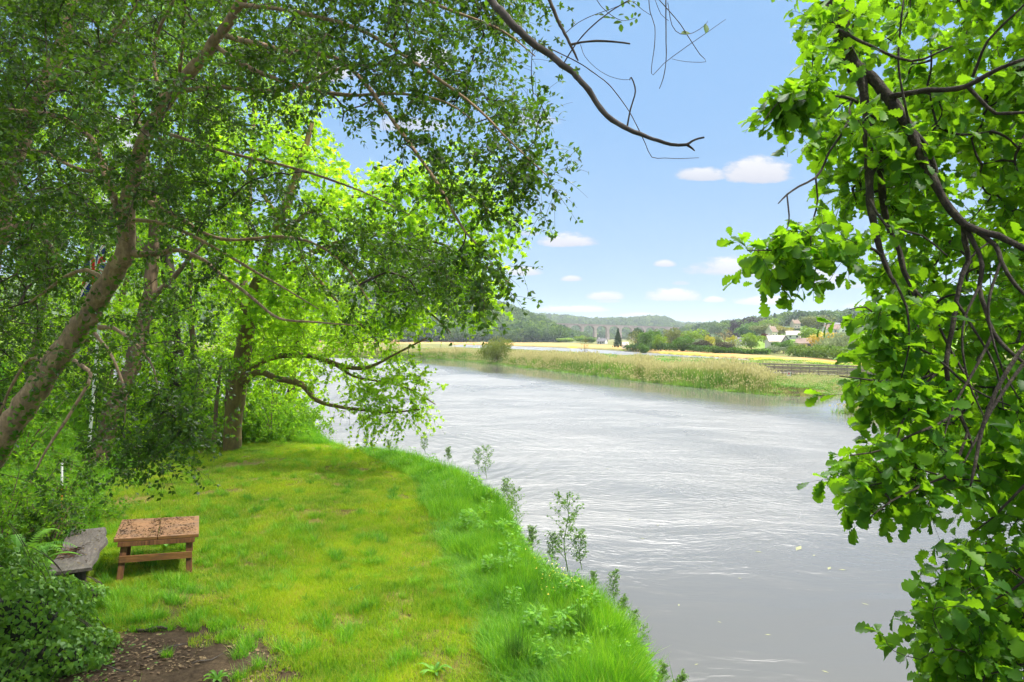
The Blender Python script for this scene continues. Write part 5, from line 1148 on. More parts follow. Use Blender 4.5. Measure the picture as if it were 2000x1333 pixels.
# bench slab beside it
bc = np.array([G(133,1037,2.25), G(212,1032,2.25), G(198,1080,2.25), G(176,1118,2.25), G(100,1125,2.25), G(96,1090,2.25)])
BX, BY = -7.55, 12.0; BZ = H1(BX, BY); ax_ = np.array([-.44, .90, 0]); ax_ /= np.linalg.norm(ax_); brz = math.atan2(ax_[1], ax_[0]) - PI / 2
be = empty('plank_bench', (BX, BY, BZ), brz); tag(be, 'grey weathered slab bench with a wavy edge beside the orange table', 'bench')
ys_ = np.linspace(-1.3, 1.3, 27); V = []
for y in ys_:
    wv1 = .30 + .035 * math.sin(y * 2.6 + .6) + .02 * math.sin(y * 7) - .06 * max(0, y - .4) + .05 * (y < -.9) * (y + .9); wv0 = -.33 + .02 * math.sin(y * 4 + 2)
    for zz_ in (.40, .45): V += [(wv0, y, zz_), (wv1 + (.012 if zz_ < .43 else 0), y, zz_)]
mb = MB(); Fq = []
for i_ in range(26):
    a = i_ * 4; b_ = a + 4; Fq += [(a + 2, a + 3, b_ + 3, b_ + 2), (a, b_, b_ + 1, a + 1), (a + 1, b_ + 1, b_ + 3, a + 3), (a, a + 2, b_ + 2, b_)]
Fq += [(0, 1, 3, 2), (104, 106, 107, 105)]; mb.add(V, Fq).build('seat', M_GREYWOOD, be)
for y in (-.95, .95): MB().tube([(0, y, -.15), (.01, y, .1), (0, y, .25), (0, y, .398)], [.17, .16, .15, .16], 11).build('leg', M_GREYLEG, be)
def on_bench(R):
    x, y = R.uniform(-.3, .26), R.uniform(-1.22, 1.22); c, s = math.cos(brz), math.sin(brz); return (BX + c * x - s * y, BY + s * x + c * y, BZ + .453)
litter('bench_litter', 'dead leaves and bits lying on the bench slab', 330, on_bench, (.015, .06), [(.02, .014, .01), (.06, .04, .02), (.25, .20, .08)], 10, wid=.2)
def twig_pile(R):
    x, y = R.normal(-.16, .07), R.normal(-.35, .16); c, s = math.cos(brz), math.sin(brz); return (BX + c * x - s * y, BY + s * x + c * y, BZ + .46 + abs(R.normal(0, .03)))
litter('twig_litter', 'heap of dead twigs and brown leaves on the bench', 160, twig_pile, (.06, .20), [(.025, .015, .01), (.06, .03, .018), (.12, .07, .03)], 11, wid=.05)
def on_soil(R):
    while True:
        x, y = SOIL_C + R.normal(0, .8, 2) * SOIL_R
        if N2(x * 2.5, y * 2.5) > .25 and y > 6.8: return (x, y, H1(x, y) + .012)
litter('leaf_litter', 'dead leaves, bark scraps and bits on the bare soil', 7500, on_soil, (.012, .085), [(.04, .025, .015), (.10, .068, .04), (.22, .165, .09)], 12, wid=.26)
for k, (x, y, a, l, r_, lab) in enumerate([(-5.15, 9.75, .15, .42, .026, 'short charred-looking stick at the grass edge of the bare soil'), (-4.6, 9.1, .9, .55, .008, 'thin pale twig on the bare soil nearest the lawn'), (-5.7, 8.9, 2.3, .7, .007, 'long thin twig on the bare soil close to the ivy'), (-5.0, 8.55, -.3, .5, .007, 'thin twig lying flat near the bottom of the bare soil'), (-3.9, 8.75, .75, .4, .007, 'dry pale twig lying in the grass beyond the bare soil')]):
    pts = [np.array([math.cos(a) * t * l, math.sin(a) * t * l, .03 + .02 * math.sin(7 * t + k)]) for t in np.linspace(-.5, .5, 6)]
    st_ = MB().tube(pts, [r_ * .8, r_, r_ * 1.05, r_, r_ * .9, r_ * .5], 7).build('stick', M_GREYLEG if k == 0 else M_GREYWOOD); st_.location = (x, y, H1(x, y)); tag(st_, lab, 'stick', 'sticks on the bare soil')

# ------------------------------------------------------------------ ivy mound, ferns
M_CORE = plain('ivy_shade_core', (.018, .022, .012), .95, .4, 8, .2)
def mound(label, ctr, rad_, hgt, n, seed, name='ivy_mound', core=True):
    R = np.random.default_rng(seed); z0 = H1(ctr[0], ctr[1]); root = empty(name, (ctr[0], ctr[1], z0)); tag(root, label, 'ivy')
    u = norm(R.normal(0, 1, (n, 3))); u[:, 2] = np.abs(u[:, 2]); lump = 1 + .40 * (N2(u[:, 0] * 2.4 + 9, u[:, 1] * 2.4 + u[:, 2] * 3) - .5) * 2
    p = u * np.array([rad_[0], rad_[1], hgt]) * (lump * (1 - .16 * R.random(n) ** 2))[:, None]
    p[:, 2] += H(p[:, 0] + ctr[0], p[:, 1] + ctr[1]) - z0
    out_ = norm(u / np.array([rad_[0], rad_[1], hgt])); nr = norm(out_ + R.normal(0, .5, (n, 3)) + [0, 0, .35]); d = norm(np.cross(nr, R.normal(0, 1, (n, 3))) + np.array([0, 0, -.7]))
    leaf_cloud('foliage', p, d, nr, (.04 + .055 * R.random(n)), IVY_V, IVY_F, M_IVY, root, seed=seed)
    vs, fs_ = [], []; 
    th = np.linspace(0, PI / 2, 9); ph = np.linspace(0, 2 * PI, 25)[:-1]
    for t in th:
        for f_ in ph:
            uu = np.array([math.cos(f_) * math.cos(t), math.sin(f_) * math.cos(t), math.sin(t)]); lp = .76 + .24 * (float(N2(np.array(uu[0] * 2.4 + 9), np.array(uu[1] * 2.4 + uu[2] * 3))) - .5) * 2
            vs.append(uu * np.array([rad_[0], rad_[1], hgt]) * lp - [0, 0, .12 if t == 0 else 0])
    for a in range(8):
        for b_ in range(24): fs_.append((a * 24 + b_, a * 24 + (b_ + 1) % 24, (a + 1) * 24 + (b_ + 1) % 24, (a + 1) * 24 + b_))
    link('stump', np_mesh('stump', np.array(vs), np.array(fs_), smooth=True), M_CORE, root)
    V_ = []
    for k in range(26):
        a = R.random() * 6.28; t0 = R.random() * .8; q_ = [np.array([math.cos(a + s * .25) * math.cos(t0 + s * .5) * rad_[0], math.sin(a + s * .25) * math.cos(t0 + s * .5) * rad_[1], math.sin(t0 + s * .5) * hgt]) * (.97 + .06 * s) for s in np.linspace(0, 1, 5)]
        V_.append(q_)
    tubes_mesh('vine_work', np.array(V_), np.full(26, .006), M_TWIG, root, 4); return root
mound('thick ivy mound at the picture corner, piled against the near end of the bench', (-6.75, 8.95), (1.05, 1.0), 1.42, 10500, 130)
mound('lower trailing ivy spilling onto the bare soil below the big ivy mound', (-6.05, 8.75), (.75, .95), .55, 4600, 131)
mound('dark ivy hump under the leaning trunk', (-7.9, 9.6), (1.2, 1.2), 1.75, 7500, 132)
mound('small ivy clump growing around the bench foot', (-6.95, 10.7), (.55, .5), .40, 1500, 133)
def creep(R):
    while True:
        x, y = R.normal(-5.9, .5), R.normal(8.4, .7)
        if y > 6.6: return x, y
R = np.random.default_rng(77); n = 900; p = np.array([creep(R) for _ in range(n)]); z = H(p[:, 0], p[:, 1]) + .03 + .05 * R.random(n)
o = leaf_cloud('creeping_ivy', np.column_stack([p, z]), R.normal(0, 1, (n, 3)) * [1, 1, .2], R.normal(0, .3, (n, 3)) + [0, 0, 1], .03 + .035 * R.random(n), IVY_V, IVY_F, M_IVY, None, seed=5); tag(o, 'flat ivy leaves creeping over the bare soil', kind='stuff')

def fern(label, loc, n, L, w, seed, name='fern', m=None, strap=True, cat='fern'):
    R = np.random.default_rng(seed); root = empty(name, loc); tag(root, label, cat)
    for k in range(n):
        a = k * 6.28 / n + R.normal(0, .25); l = L * (.7 + .5 * R.random()); up = .5 + .5 * R.random(); pts = []
        for t in np.linspace(0, 1, 9):
            pts.append(np.array([math.cos(a) * l * t * .8, math.sin(a) * l * t * .8, l * (up * 1.3 * t - 1.0 * up * t ** 2.2)]))
        pts = np.array(pts); T = norm(np.gradient(pts, axis=0)); S = norm(np.cross(T, [0, 0, 1.0])); V = []; Fq = []
        if strap:
            for i_, t in enumerate(np.linspace(0, 1, 9)):
                ww = w * (math.sin(PI * min(1, t * .93 + .07)) ** .6) * (.9 + .15 * math.sin(i_ * 2.3)); V += [pts[i_] - S[i_] * ww + [0, 0, .012], pts[i_], pts[i_] + S[i_] * ww + [0, 0, .012]]
            for i_ in range(8):
                for q_ in (0, 1): j_ = i_ * 3 + q_; Fq += [(j_, j_ + 1, j_ + 4), (j_, j_ + 4, j_ + 3)]
        else:
            for i_, t in enumerate(np.linspace(.12, 1, 24)):
                c = np.array([np.interp(t * 8, range(9), pts[:, k_]) for k_ in range(3)]); s_ = S[min(8, int(t * 8))]; tt = T[min(8, int(t * 8))]; ww = w * 2.6 * math.sin(PI * min(1, t * .85 + .15)) ** .8
                for sg in (-1, 1):
                    b_ = len(V); e = c + s_ * sg * ww + tt * ww * .5 - [0, 0, ww * .25]; V += [c - tt * .012, c + tt * .018, e]; Fq.append((b_, b_ + 1, b_ + 2))
        me = np_mesh('frond', np.array(V), np.array(Fq), attrs={'rnd': np.full(len(V), R.random())}); link('frond', me, m or M_FERN, root)
    return root
M_FERN = leafmat('fern_leaf', [(.05, .17, .015), (.09, .24, .02), (.13, .30, .025)], (.20, .42, .02), .4, .55, .2)
def at(x, y, dz=0): return (x, y, H1(x, y) + dz)
fern('strap-leaved fern low at the picture corner below the ivy', at(-6.75, 7.55, .1), 14, .7, .045, 140)
fern('second strap-leaved fern, pressed between the ivy and the picture edge', at(-7.35, 8.0, .45), 12, .7, .045, 141)
fern('strap-leaved fern on top of the ivy mound behind the bench end', (-7.55, 10.6, H1(-7.55, 10.6) + .5), 13, .8, .05, 142)
fern('feathery fern above the ivy near the trunk foot', (-7.9, 10.9, H1(-7.9, 10.9) + .55), 12, 1.0, .05, 143, strap=False)
fern('feathery fern at the hedge foot between the bench and the pole', at(-8.9, 13.6), 11, .9, .05, 144, strap=False)
fern('broad-leaved dock plant growing in front of the bench end', at(-6.9, 13.7), 9, .4, .06, 145, name='dock_plant', cat='plant')
fern('broad-leaved weed in the lawn front, at the bottom edge of the grass', at(-3.6, 8.35), 8, .22, .026, 146, name='dock_plant', cat='plant')
fern('nettle-like leafy weed at the bottom of the long grass', at(-.95, 8.45), 9, .30, .026, 147, name='dock_plant', cat='plant')
fern('thistle rosette in the middle of the lawn', at(-2.6, 11.2), 9, .16, .014, 148, name='thistle', cat='plant')
fern('thistle in the lawn near the long grass strip', at(-1.75, 12.2), 9, .17, .014, 149, name='thistle', cat='plant')

# ------------------------------------------------------------------ waterside plants
M_STEM = plain('green_stem', (.09, .16, .03), .6, .3, 12, 0)
M_UMBEL = leafmat('umbel_leaf', [(.04, .11, .012), (.075, .17, .018), (.13, .22, .04)], (.16, .32, .02), .35, .5, .3)
def umbellifer(seed, hgt, leafy=1.0):
    R = np.random.default_rng(seed); st = []; lp = []; ld = []; ls = []
    main = np.array([(0, 0, -.05), (.02, .01, hgt * .35), (.01, -.02, hgt * .7), (.03, .0, hgt)]); main[:, :2] += R.normal(0, .02, (4, 2)) * hgt
    sp = spline(np.column_stack([main, [.010, .009, .006, .003]]), .06); st.append(sp); n = int(10 + hgt * 6)
    for k in range(n):
        t = .12 + .85 * k / n; b_ = np.array([np.interp(t * (len(sp) - 1), range(len(sp)), sp[:, j_]) for j_ in range(3)]); a = k * 2.4 + R.normal(0, .3); l = hgt * (.42 * (1 - t * .7)) * (.7 + .5 * R.random())
        e = b_ + np.array([math.cos(a) * l * .75, math.sin(a) * l * .75, l * .62]); md = (b_ + e) / 2 - np.array([0, 0, l * .06]); s2 = spline(np.array([[*b_, .005], [*md, .004], [*e, .002]]), .06); st.append(s2)
        for q_ in range(6):
            tt = .35 + .65 * R.random(); c = b_ + (e - b_) * tt; a2 = R.random() * 6.28; l2 = l * .3 * (.5 + R.random()); e2 = c + np.array([math.cos(a2) * l2 * .7, math.sin(a2) * l2 * .7, l2 * .5]); st.append(spline(np.array([[*c, .0022], [*((c + e2) / 2), .0018], [*e2, .001]]), .08))
            for w_ in range(int(7 * leafy)):
                lp.append(e2 + R.normal(0, .028, 3) - (e2 - c) * .3 * R.random()); ld.append(R.normal(0, 1, 3) + np.array([0, 0, .2])); ls.append(.02 + .035 * R.random())
        for w_ in range(int(5 * leafy)): lp.append(b_ + (e - b_) * R.random() + R.normal(0, .02, 3)); ld.append(R.normal(0, 1, 3)); ls.append(.03 + .05 * R.random())
    return st, np.array(lp), np.array(ld), np.array(ls)
protos = []
for k, (h, lf) in enumerate([(1.45, 1.0), (1.0, 1.2), (.75, 1.6)]):
    st, lp, ld, ls = umbellifer(900 + k, h, lf); r0 = empty('umbel_plant', (0, 0, 0)); limbs_mesh('stalk', st, M_STEM, r0, 5, .05)
    leaf_cloud('foliage', lp, ld, np.random.default_rng(k).normal(0, .5, lp.shape) + [0, 0, 1], ls, SYC_V * .9, SYC_F, M_UMBEL, r0, seed=k); protos.append((r0, h))
def copy_tree(o):
    c = o.copy(); COL.objects.link(c)
    for ch_ in o.children: d_ = ch_.copy(); COL.objects.link(d_); d_.parent = c
    return c
UM = [ # px base, py base, top py, proto, label
 (1106,1112,968,0,'tallest feathery waterside plant standing alone against the water at the bank edge'),
 (1078,1105,1045,1,'shorter feathery plant leaning out beside the tallest waterside one'),
 (1135,1110,1040,1,'feathery side plant on the river side of the tallest waterside one'),
 (990,1010,940,1,'bushy waterside plant where the bank bulges below the thin seeded stalks'),
 (1006,1035,955,0,'dark leafy waterside plant overhanging the water at the bank bulge'),
 (950,935,872,0,'thin seeded waterside stalk on the skyline of the bank above the bulge'),
 (934,915,878,1,'small leafy stalk next to the thin seeded waterside stalk'),
 (830,885,850,1,'feathery plant at the far lawn corner where the bank meets open water'),
 (875,900,874,2,'low leafy plant between the far lawn corner and the thin seeded stalk'),
 (716,872,848,1,'weedy plant at the far lawn end near the drooping branches'),
 (1200,1180,1118,1,'slim waterside plant with a leafy head where the near bank steps out'),
 (1217,1205,1165,2,'curled leafy shoot on the near bank just below the slim waterside plant'),
 (1238,1250,1195,1,'leafy waterside plant at the bulge of the near bank'),
 (1247,1320,1215,0,'tall stemmed plant leaning over the water at the bottom of the near bank'),
 (1262,1345,1290,2,'broad bushy weed at the lowest corner of the near bank'),
 (1295,1350,1298,2,'pair-leaved shoot rising from below the bank at the bottom edge'),
 (1330,1368,1315,2,'small shoot at the bottom edge, farthest out over the water'),
 (1040,1075,1030,2,'leafy clump on the bank line between the bulge and the tallest plant'),
 (1160,1150,1118,2,'low buttercup-side clump on the bank line below the tallest plant'),
 (760,882,860,2,'short weed on the far bank line beside the ripples'),
]
used = set()
for bx, by_, ty, pi, lab in UM:
    z = 1.3; w_ = G(bx, by_, z)
    for _ in range(6): z = max(H1(w_[0], w_[1]), .25); w_ = G(bx, by_, z)
    hh = (by_ - ty) / F * w_[1]
    r0, ph = protos[pi]
    c = r0 if pi not in used else copy_tree(r0); used.add(pi)
    s = hh / ph * 1.03; c.location = w_; c.rotation_euler = (0, 0, Rt.random() * 6.28); c.scale = (s * 1.05, s * 1.05, s); tag(c, lab, 'plant', 'feathery plants along the river bank')
# rush tussocks
def rush(label, loc, n, h, seed):
    R = np.random.default_rng(seed); v, f, hh, rr = blades(R, n, .14, h * .6, h, .006, .10, .35, 3); root = empty('rush_tussock', loc); tag(root, label, 'rush', 'rush tussocks on the bank')
    me = np_mesh('blade_tuft', v, f, attrs={'hgt': hh, 'rnd': rr}); link('blade_tuft', me, M_RUSH, root)
M_RUSH = grassmat('rush_blade', [(.025, .085, .012), (.045, .13, .016), (.08, .17, .02)], (.25, .20, .08), (1.5, 1.6, .9), .9, (.8, .95), .25)
for lab, px, py, n, h, sd_ in [('dark upright rush tussock in the long grass near the bottom of the bank', 1130, 1262, 300, .62, 1), ('rush tussock on the skyline of the far bank beside the thin seeded stalk', 897, 905, 220, .6, 2), ('pale arching tussock by the lower lawn corner', 1010, 1310, 280, .5, 3), ('tall grass tussock at the far lawn end against the water', 640, 850, 260, 1.0, 4), ('second tall tussock at the far lawn end, nearer the dark shrub', 590, 845, 260, .95, 5)]:
    w_ = G(px, py, 1.75); rush(lab, at(w_[0], w_[1]), n, h, sd_)
# buttercups and daisies as a thin scatter in the long grass
R = np.random.default_rng(55); fp = []
while len(fp) < 150:
    px, py = R.normal(1120, 45), R.normal(1130, 30); w_ = G(px, py, 1.9)
    if sdpoly([w_[:2]], NEAR)[0] > -.3: fp.append([w_[0], w_[1], H1(w_[0], w_[1]) + .28 + .15 * R.random()])
mfl = plain('buttercup_petal', (.75, .55, .02), .4, .1, 5, 0); n = len(fp)
o = leaf_cloud('buttercup_scatter', np.array(fp), R.normal(0, 1, (n, 3)) * [1, 1, .1], R.normal(0, .3, (n, 3)) + [0, 0, 1], np.full(n, .022), np.array([(0, 0, 0), (.6, .5, .1), (0, 1, 0), (-.6, .5, .1)]), DIA_F, mfl, None); tag(o, 'small yellow buttercups in the long grass', kind='stuff')
# leaves afloat
mfloat = plain('floating_leaf', (.16, .17, .05), .6, .4, 9, 0); fv = np.array([(0, -.5, 0), (.3, 0, .01), (0, .5, 0), (-.28, .05, .012)]); fme = np_mesh('floating_leaf', fv, DIA_F); fme.materials.append(mfloat)
for k, (px, py, s) in enumerate([(1285,1026,.10),(1255,1052,.12),(1048,918,.16),(1186,916,.16),(1028,931,.12),(1482,1078,.16),(1560,1071,.4),(1620,1110,.22),(1690,1180,.14),(1326,1182,.10),(1405,1215,.08),(1500,1240,.10),(1612,1312,.10),(1360,1298,.08),(1445,1130,.09),(1590,1085,.12),(1230,1015,.14),(1645,1113,.16)]):
    w_ = G(px, py, .004); o = link('floating_leaf', fme); o.location = w_; o.scale = (s * .7, s * 1.3, s); o.rotation_euler = (0, 0, Rt.random() * 6.28); tag(o, 'dead leaf floating on the open river', 'leaf', 'leaves floating on the river')

# ------------------------------------------------------------------ flagpole with flag, marker post
M_WHITE = plain('white_paint', (.72, .72, .70), .45, .06, 6, .05)
M_ORANGE = plain('orange_paint', (.72, .12, .02), .5, .1, 6, 0); M_GREY = plain('grey_metal', (.3, .3, .3), .4, .1, 6, 0, .6)
fd = 22.0; fb = G(171, 900, H1(-13.6, 22.0)); fb = np.array([(171 - 1000) / F * fd, fd, H1((171 - 1000) / F * fd, fd)]); ft = P(208, 455, fd)
fr = empty('flagpole', fb); tag(fr, 'slim white flagpole among the trees behind the leaning trunk', 'flagpole')
MB().tube([(0, 0, -.1), tuple((ft - fb) * .5), tuple(ft - fb)], [.05, .045, .035], 10).build('pole', M_WHITE, fr)
MB().tube([tuple(ft - fb), tuple(ft - fb + [0, 0, .05]), tuple(ft - fb + [0, 0, .10])], [.035, .06, .02], 10).build('finial', M_WHITE, fr)
MB().tube([tuple((ft - fb) * .2 + [.06, -.06, 0]), tuple((ft - fb) * .95 + [.05, -.05, 0])], .006, 5).build('halyard', M_GREY, fr)
nu, nv = 60, 30; fl_top = P(207, 478, fd - .08); V = []; colr = []
for i_ in range(nu + 1):
    for j_ in range(nv + 1):
        u, v = i_ / nu, j_ / nv       # u along the fly, v up the hoist; the flag hangs limp in folds
        hang = np.array([-.75 * u ** .8 - .10 * (1 - v) * u, -.16 * math.sin(u * 9 + v * 1.5) * (.25 + .75 * u), -(1 - v) * .95 - 1.05 * u ** 1.25 + .05 * math.sin(u * 11)])
        V.append(fl_top + hang)
def uj(u, v):
    x, y = (u - .5) * 2, (v - .5)
    if abs(y) < .10 or abs(x) < .10: return (.62, .02, .03)
    if abs(y) < .165 or abs(x) < .165: return (.75, .75, .75)
    d1 = abs(y - x * .5) * .894; d2 = abs(y + x * .5) * .894; s1 = (y - x * .5) * (1 if x > 0 else -1); s2 = (y + x * .5) * (-1 if x > 0 else 1)
    if (d1 < .035 and s1 < 0) or (d2 < .035 and s2 < 0): return (.62, .02, .03)
    if d1 < .09 or d2 < .09: return (.75, .75, .75)
    return (.012, .03, .20)
Fq = [(i_ * (nv + 1) + j_, (i_ + 1) * (nv + 1) + j_, (i_ + 1) * (nv + 1) + j_ + 1, i_ * (nv + 1) + j_ + 1) for i_ in range(nu) for j_ in range(nv)]
me = np_mesh('flag', np.array(V), np.array(Fq), smooth=True); cat_ = me.attributes.new('dye', 'FLOAT_COLOR', 'FACE')
cat_.data.foreach_set('color', np.array([(*uj((i_ + .5) / nu, (j_ + .5) / nv), 1) for i_ in range(nu) for j_ in range(nv)], np.float32).ravel())
m, nt, b, out = nodemat('flag_cloth'); a = nd(nt, 'ShaderNodeAttribute', attribute_name='dye'); nt.links.new(a.outputs['Color'], b.inputs['Base Color']); b.inputs['Roughness'].default_value = .8
tr = nd(nt, 'ShaderNodeBsdfTranslucent', {'Color': a.outputs['Color']}); mx = nd(nt, 'ShaderNodeMixShader', {0: .4, 1: b.outputs[0], 2: tr.outputs[0]}); nt.links.new(mx.outputs[0], out.inputs[0])
tag(link('flag', me, m), 'red, white and blue flag hanging limp in folds from the white pole', 'flag')
px_, pd = 121, 14.0; mp_ = np.array([(px_ - 1000) / F * pd, pd, 0]); mp_[2] = H1(mp_[0], mp_[1]); zt = P(px_, 905, pd)[2] - mp_[2]
mr_ = empty('marker_post', mp_); tag(mr_, 'thin white and orange marker post in the hedge by the lawn edge', 'post')
MB().tube([(0, 0, -.1), (0, 0, zt * .72)], .016, 9).build('post', M_ORANGE, mr_); MB().tube([(0, 0, zt * .72), (0, 0, zt)], .022, 9).build('cap', M_WHITE, mr_)

# ------------------------------------------------------------------ boardwalk, notice board, viaduct, houses
M_PLANK = plain('weathered_plank', (.30, .255, .21), .85, .3, 3.0, .2); M_DKPLANK = plain('wet_timber', (.15, .125, .105), .85, .3, 3.0, .2); M_CONC = plain('concrete', (.34, .33, .31), .85, .15, 1.5, .1)
bw0, bw1 = np.array([31.5, 97.0]), np.array([62.0, 70.5]); bl = np.linalg.norm(bw1 - bw0); bd = (bw1 - bw0) / bl; brot = math.atan2(bd[1], bd[0])
bwr = empty('boardwalk', (*bw0, 0), brot); tag(bwr, 'weathered timber boardwalk with plank railing crossing the reeds beside the notice board', 'boardwalk'); DZ = 1.12
MB().box((bl / 2, .9, DZ - .06), (bl, 1.9, .10)).build('deck', M_PLANK, bwr); MB().box((bl / 2, 0, DZ - .26), (bl, .15, .28)).box((bl / 2, 1.8, DZ - .26), (bl, .15, .28)).build('bearer', M_DKPLANK, bwr)
npst = int(bl / 1.15)
for sd_ in (0, 1):
    for k in range(npst + 1):
        x = k * bl / npst; 
        if sd_ == 0 or k % 3 == 0: MB().box((x, -.06 + 1.92 * sd_, DZ + .50), (.10, .10, 1.35)).build('post', M_DKPLANK, bwr)
    for r_ in range(5):
        if sd_ and r_ % 2: continue
        MB().box((bl / 2, (-.13 if sd_ == 0 else 1.94), DZ + .12 + r_ * .235), (bl, .035, .17 if r_ < 4 else .10)).build('rail', M_PLANK, bwr)
MB().box((bl / 2, -.08, DZ + 1.20), (bl, .20, .045)).build('handrail', M_PLANK, bwr)
for x in (6, 12, 17.5, 23, 29, 35): MB().box((x, .9, -.05), (.35, 1.7, 1.75)).build('pier', M_CONC, bwr)
# notice board
nx, ny = G(1541, 742, .9)[:2]; nz = H1(nx, ny); ny = ny; sg = empty('notice_board', (nx, ny, nz), math.atan2(-nx, ny) + 0.0)
tag(sg, 'white river notice with a red disc on posts at the tip of the reed bank', 'sign')
sz_ = P(1541, 727, ny)[2] - nz; w_ = .46; h_ = .80; zc = sz_ - h_ / 2
for s in (-1, 1): MB().box((s * .17, .05, (sz_ - .05) / 2), (.06, .06, sz_ - .05)).build('post', M_DKPLANK, sg)
MB().box((0, 0, zc), (w_, .03, h_)).build('panel', M_WHITE, sg, .004)
M_RED = plain('red_sign_paint', (.62, .03, .04), .45, .05, 4, 0); M_GREENP = plain('green_sign_paint', (.05, .25, .10), .5, .05, 4, 0); M_YELP = plain('yellow_sign_paint', (.80, .66, .12), .5, .05, 4, 0); M_BLUEG = plain('blue_grey_sign_paint', (.30, .38, .48), .5, .05, 4, 0)
def disc(c, r0, k=28, y=-.019, t=.003): 
    v = [(c[0] + math.cos(a) * r0, y, c[1] + math.sin(a) * r0) for a in np.arange(k) * 2 * PI / k]; v2 = [(x, y_ + t, z_) for x, y_, z_ in v]
    return MB().add(v + v2, [tuple(range(k)), tuple(range(2 * k - 1, k - 1, -1))] + [(i_, i_ + k, (i_ + 1) % k + k, (i_ + 1) % k) for i_ in range(k)])
disc((-.01, zc + .22), .125).build('red_disc', M_RED, sg); MB().box((-.01, -.0215, zc + .22), (.17, .003, .045)).build('disc_bar', M_WHITE, sg)
MB().box((w_ / 2 - .018, -.0175, zc), (.035, .003, h_ - .02)).build('side_band', M_GREENP, sg); MB().box((-.02, -.0175, zc - .32), (w_ - .06, .003, .14)).build('yellow_band', M_YELP, sg)
for k in range(2): MB().box((-.02, -.0175, zc - .08 - .07 * k), (w_ - .14 - .06 * k, .003, .035)).build('text_line', M_BLUEG, sg)

# viaduct: tall stone arches across the valley
M_STONE = plain('viaduct_stone', (.30, .24, .20), .9, .18, .25, .1); M_STONE2 = plain('viaduct_parapet', (.23, .18, .16), .9, .2, .25, .1)
va = P(1085, 632.5, 1120); vb = P(1470, 645.0, 1300); vr = empty('railway_viaduct', (va[0], va[1], 0), math.atan2(vb[1] - va[1], vb[0] - va[0])); tag(vr, 'long stone railway viaduct with tall tapering piers crossing the valley behind the trees', 'viaduct')
vl = np.linalg.norm((vb - va)[:2]); NA = 17; sp_ = vl / NA; zt0 = va[2]; zt1 = vb[2]
for k in range(NA + 1):
    x = k * sp_; zt = zt0 + (zt1 - zt0) * x / vl; pw = 4.2
    v = []
    for z_, w2, d2 in ((-1, 1.35, 1.15), (zt - 10, 1.0, 1.0), (zt - 8.4, 1.0, 1.0), (zt - 8.2, 1.25, 1.1), (zt - 7.8, 1.25, 1.1)):
        v += [(x - pw / 2 * w2, -2.7 * d2, z_), (x + pw / 2 * w2, -2.7 * d2, z_), (x + pw / 2 * w2, 2.7 * d2, z_), (x - pw / 2 * w2, 2.7 * d2, z_)]
    fq = [(4 * a + b_, 4 * a + (b_ + 1) % 4, 4 * a + 4 + (b_ + 1) % 4, 4 * a + 4 + b_) for a in range(4) for b_ in range(4)] + [(3, 2, 1, 0), (16, 17, 18, 19)]
    MB().add(v, fq).build('pier', M_STONE, vr)
for k in range(NA):
    x0 = k * sp_; z0 = zt0 + (zt1 - zt0) * (x0 + sp_ / 2) / vl; rr = (sp_ - 4.2) / 2; cx_ = x0 + sp_ / 2; prof = [(x0, z0 - 7.8), (x0 + 2.1, z0 - 7.8)] + [(cx_ - math.cos(t) * rr, z0 - 7.8 + math.sin(t) * min(rr, 6.3)) for t in np.linspace(0, PI, 15)[1:-1]] + [(x0 + sp_ - 2.1, z0 - 7.8), (x0 + sp_, z0 - 7.8), (x0 + sp_, z0 - .9), (x0, z0 - .9)]
    v = [(x, -2.6, z_) for x, z_ in prof] + [(x, 2.6, z_) for x, z_ in prof]; n = len(prof)
    MB().add(v, [tuple(range(n)), tuple(range(2 * n - 1, n - 1, -1))] + [(i_, (i_ + 1) % n, (i_ + 1) % n + n, i_ + n) for i_ in range(n)]).build('arch', M_STONE, vr)
v = [];
for x, z_ in ((0, zt0), (vl, zt1)): v += [(x, -3.1, z_ - .95), (x, 3.1, z_ - .95), (x, 3.1, z_ + .9), (x, -3.1, z_ + .9)]
MB().add(v, [(0, 1, 5, 4), (1, 2, 6, 5), (2, 3, 7, 6), (3, 0, 4, 7), (3, 2, 1, 0), (4, 5, 6, 7)]).build('parapet', M_STONE2, vr)

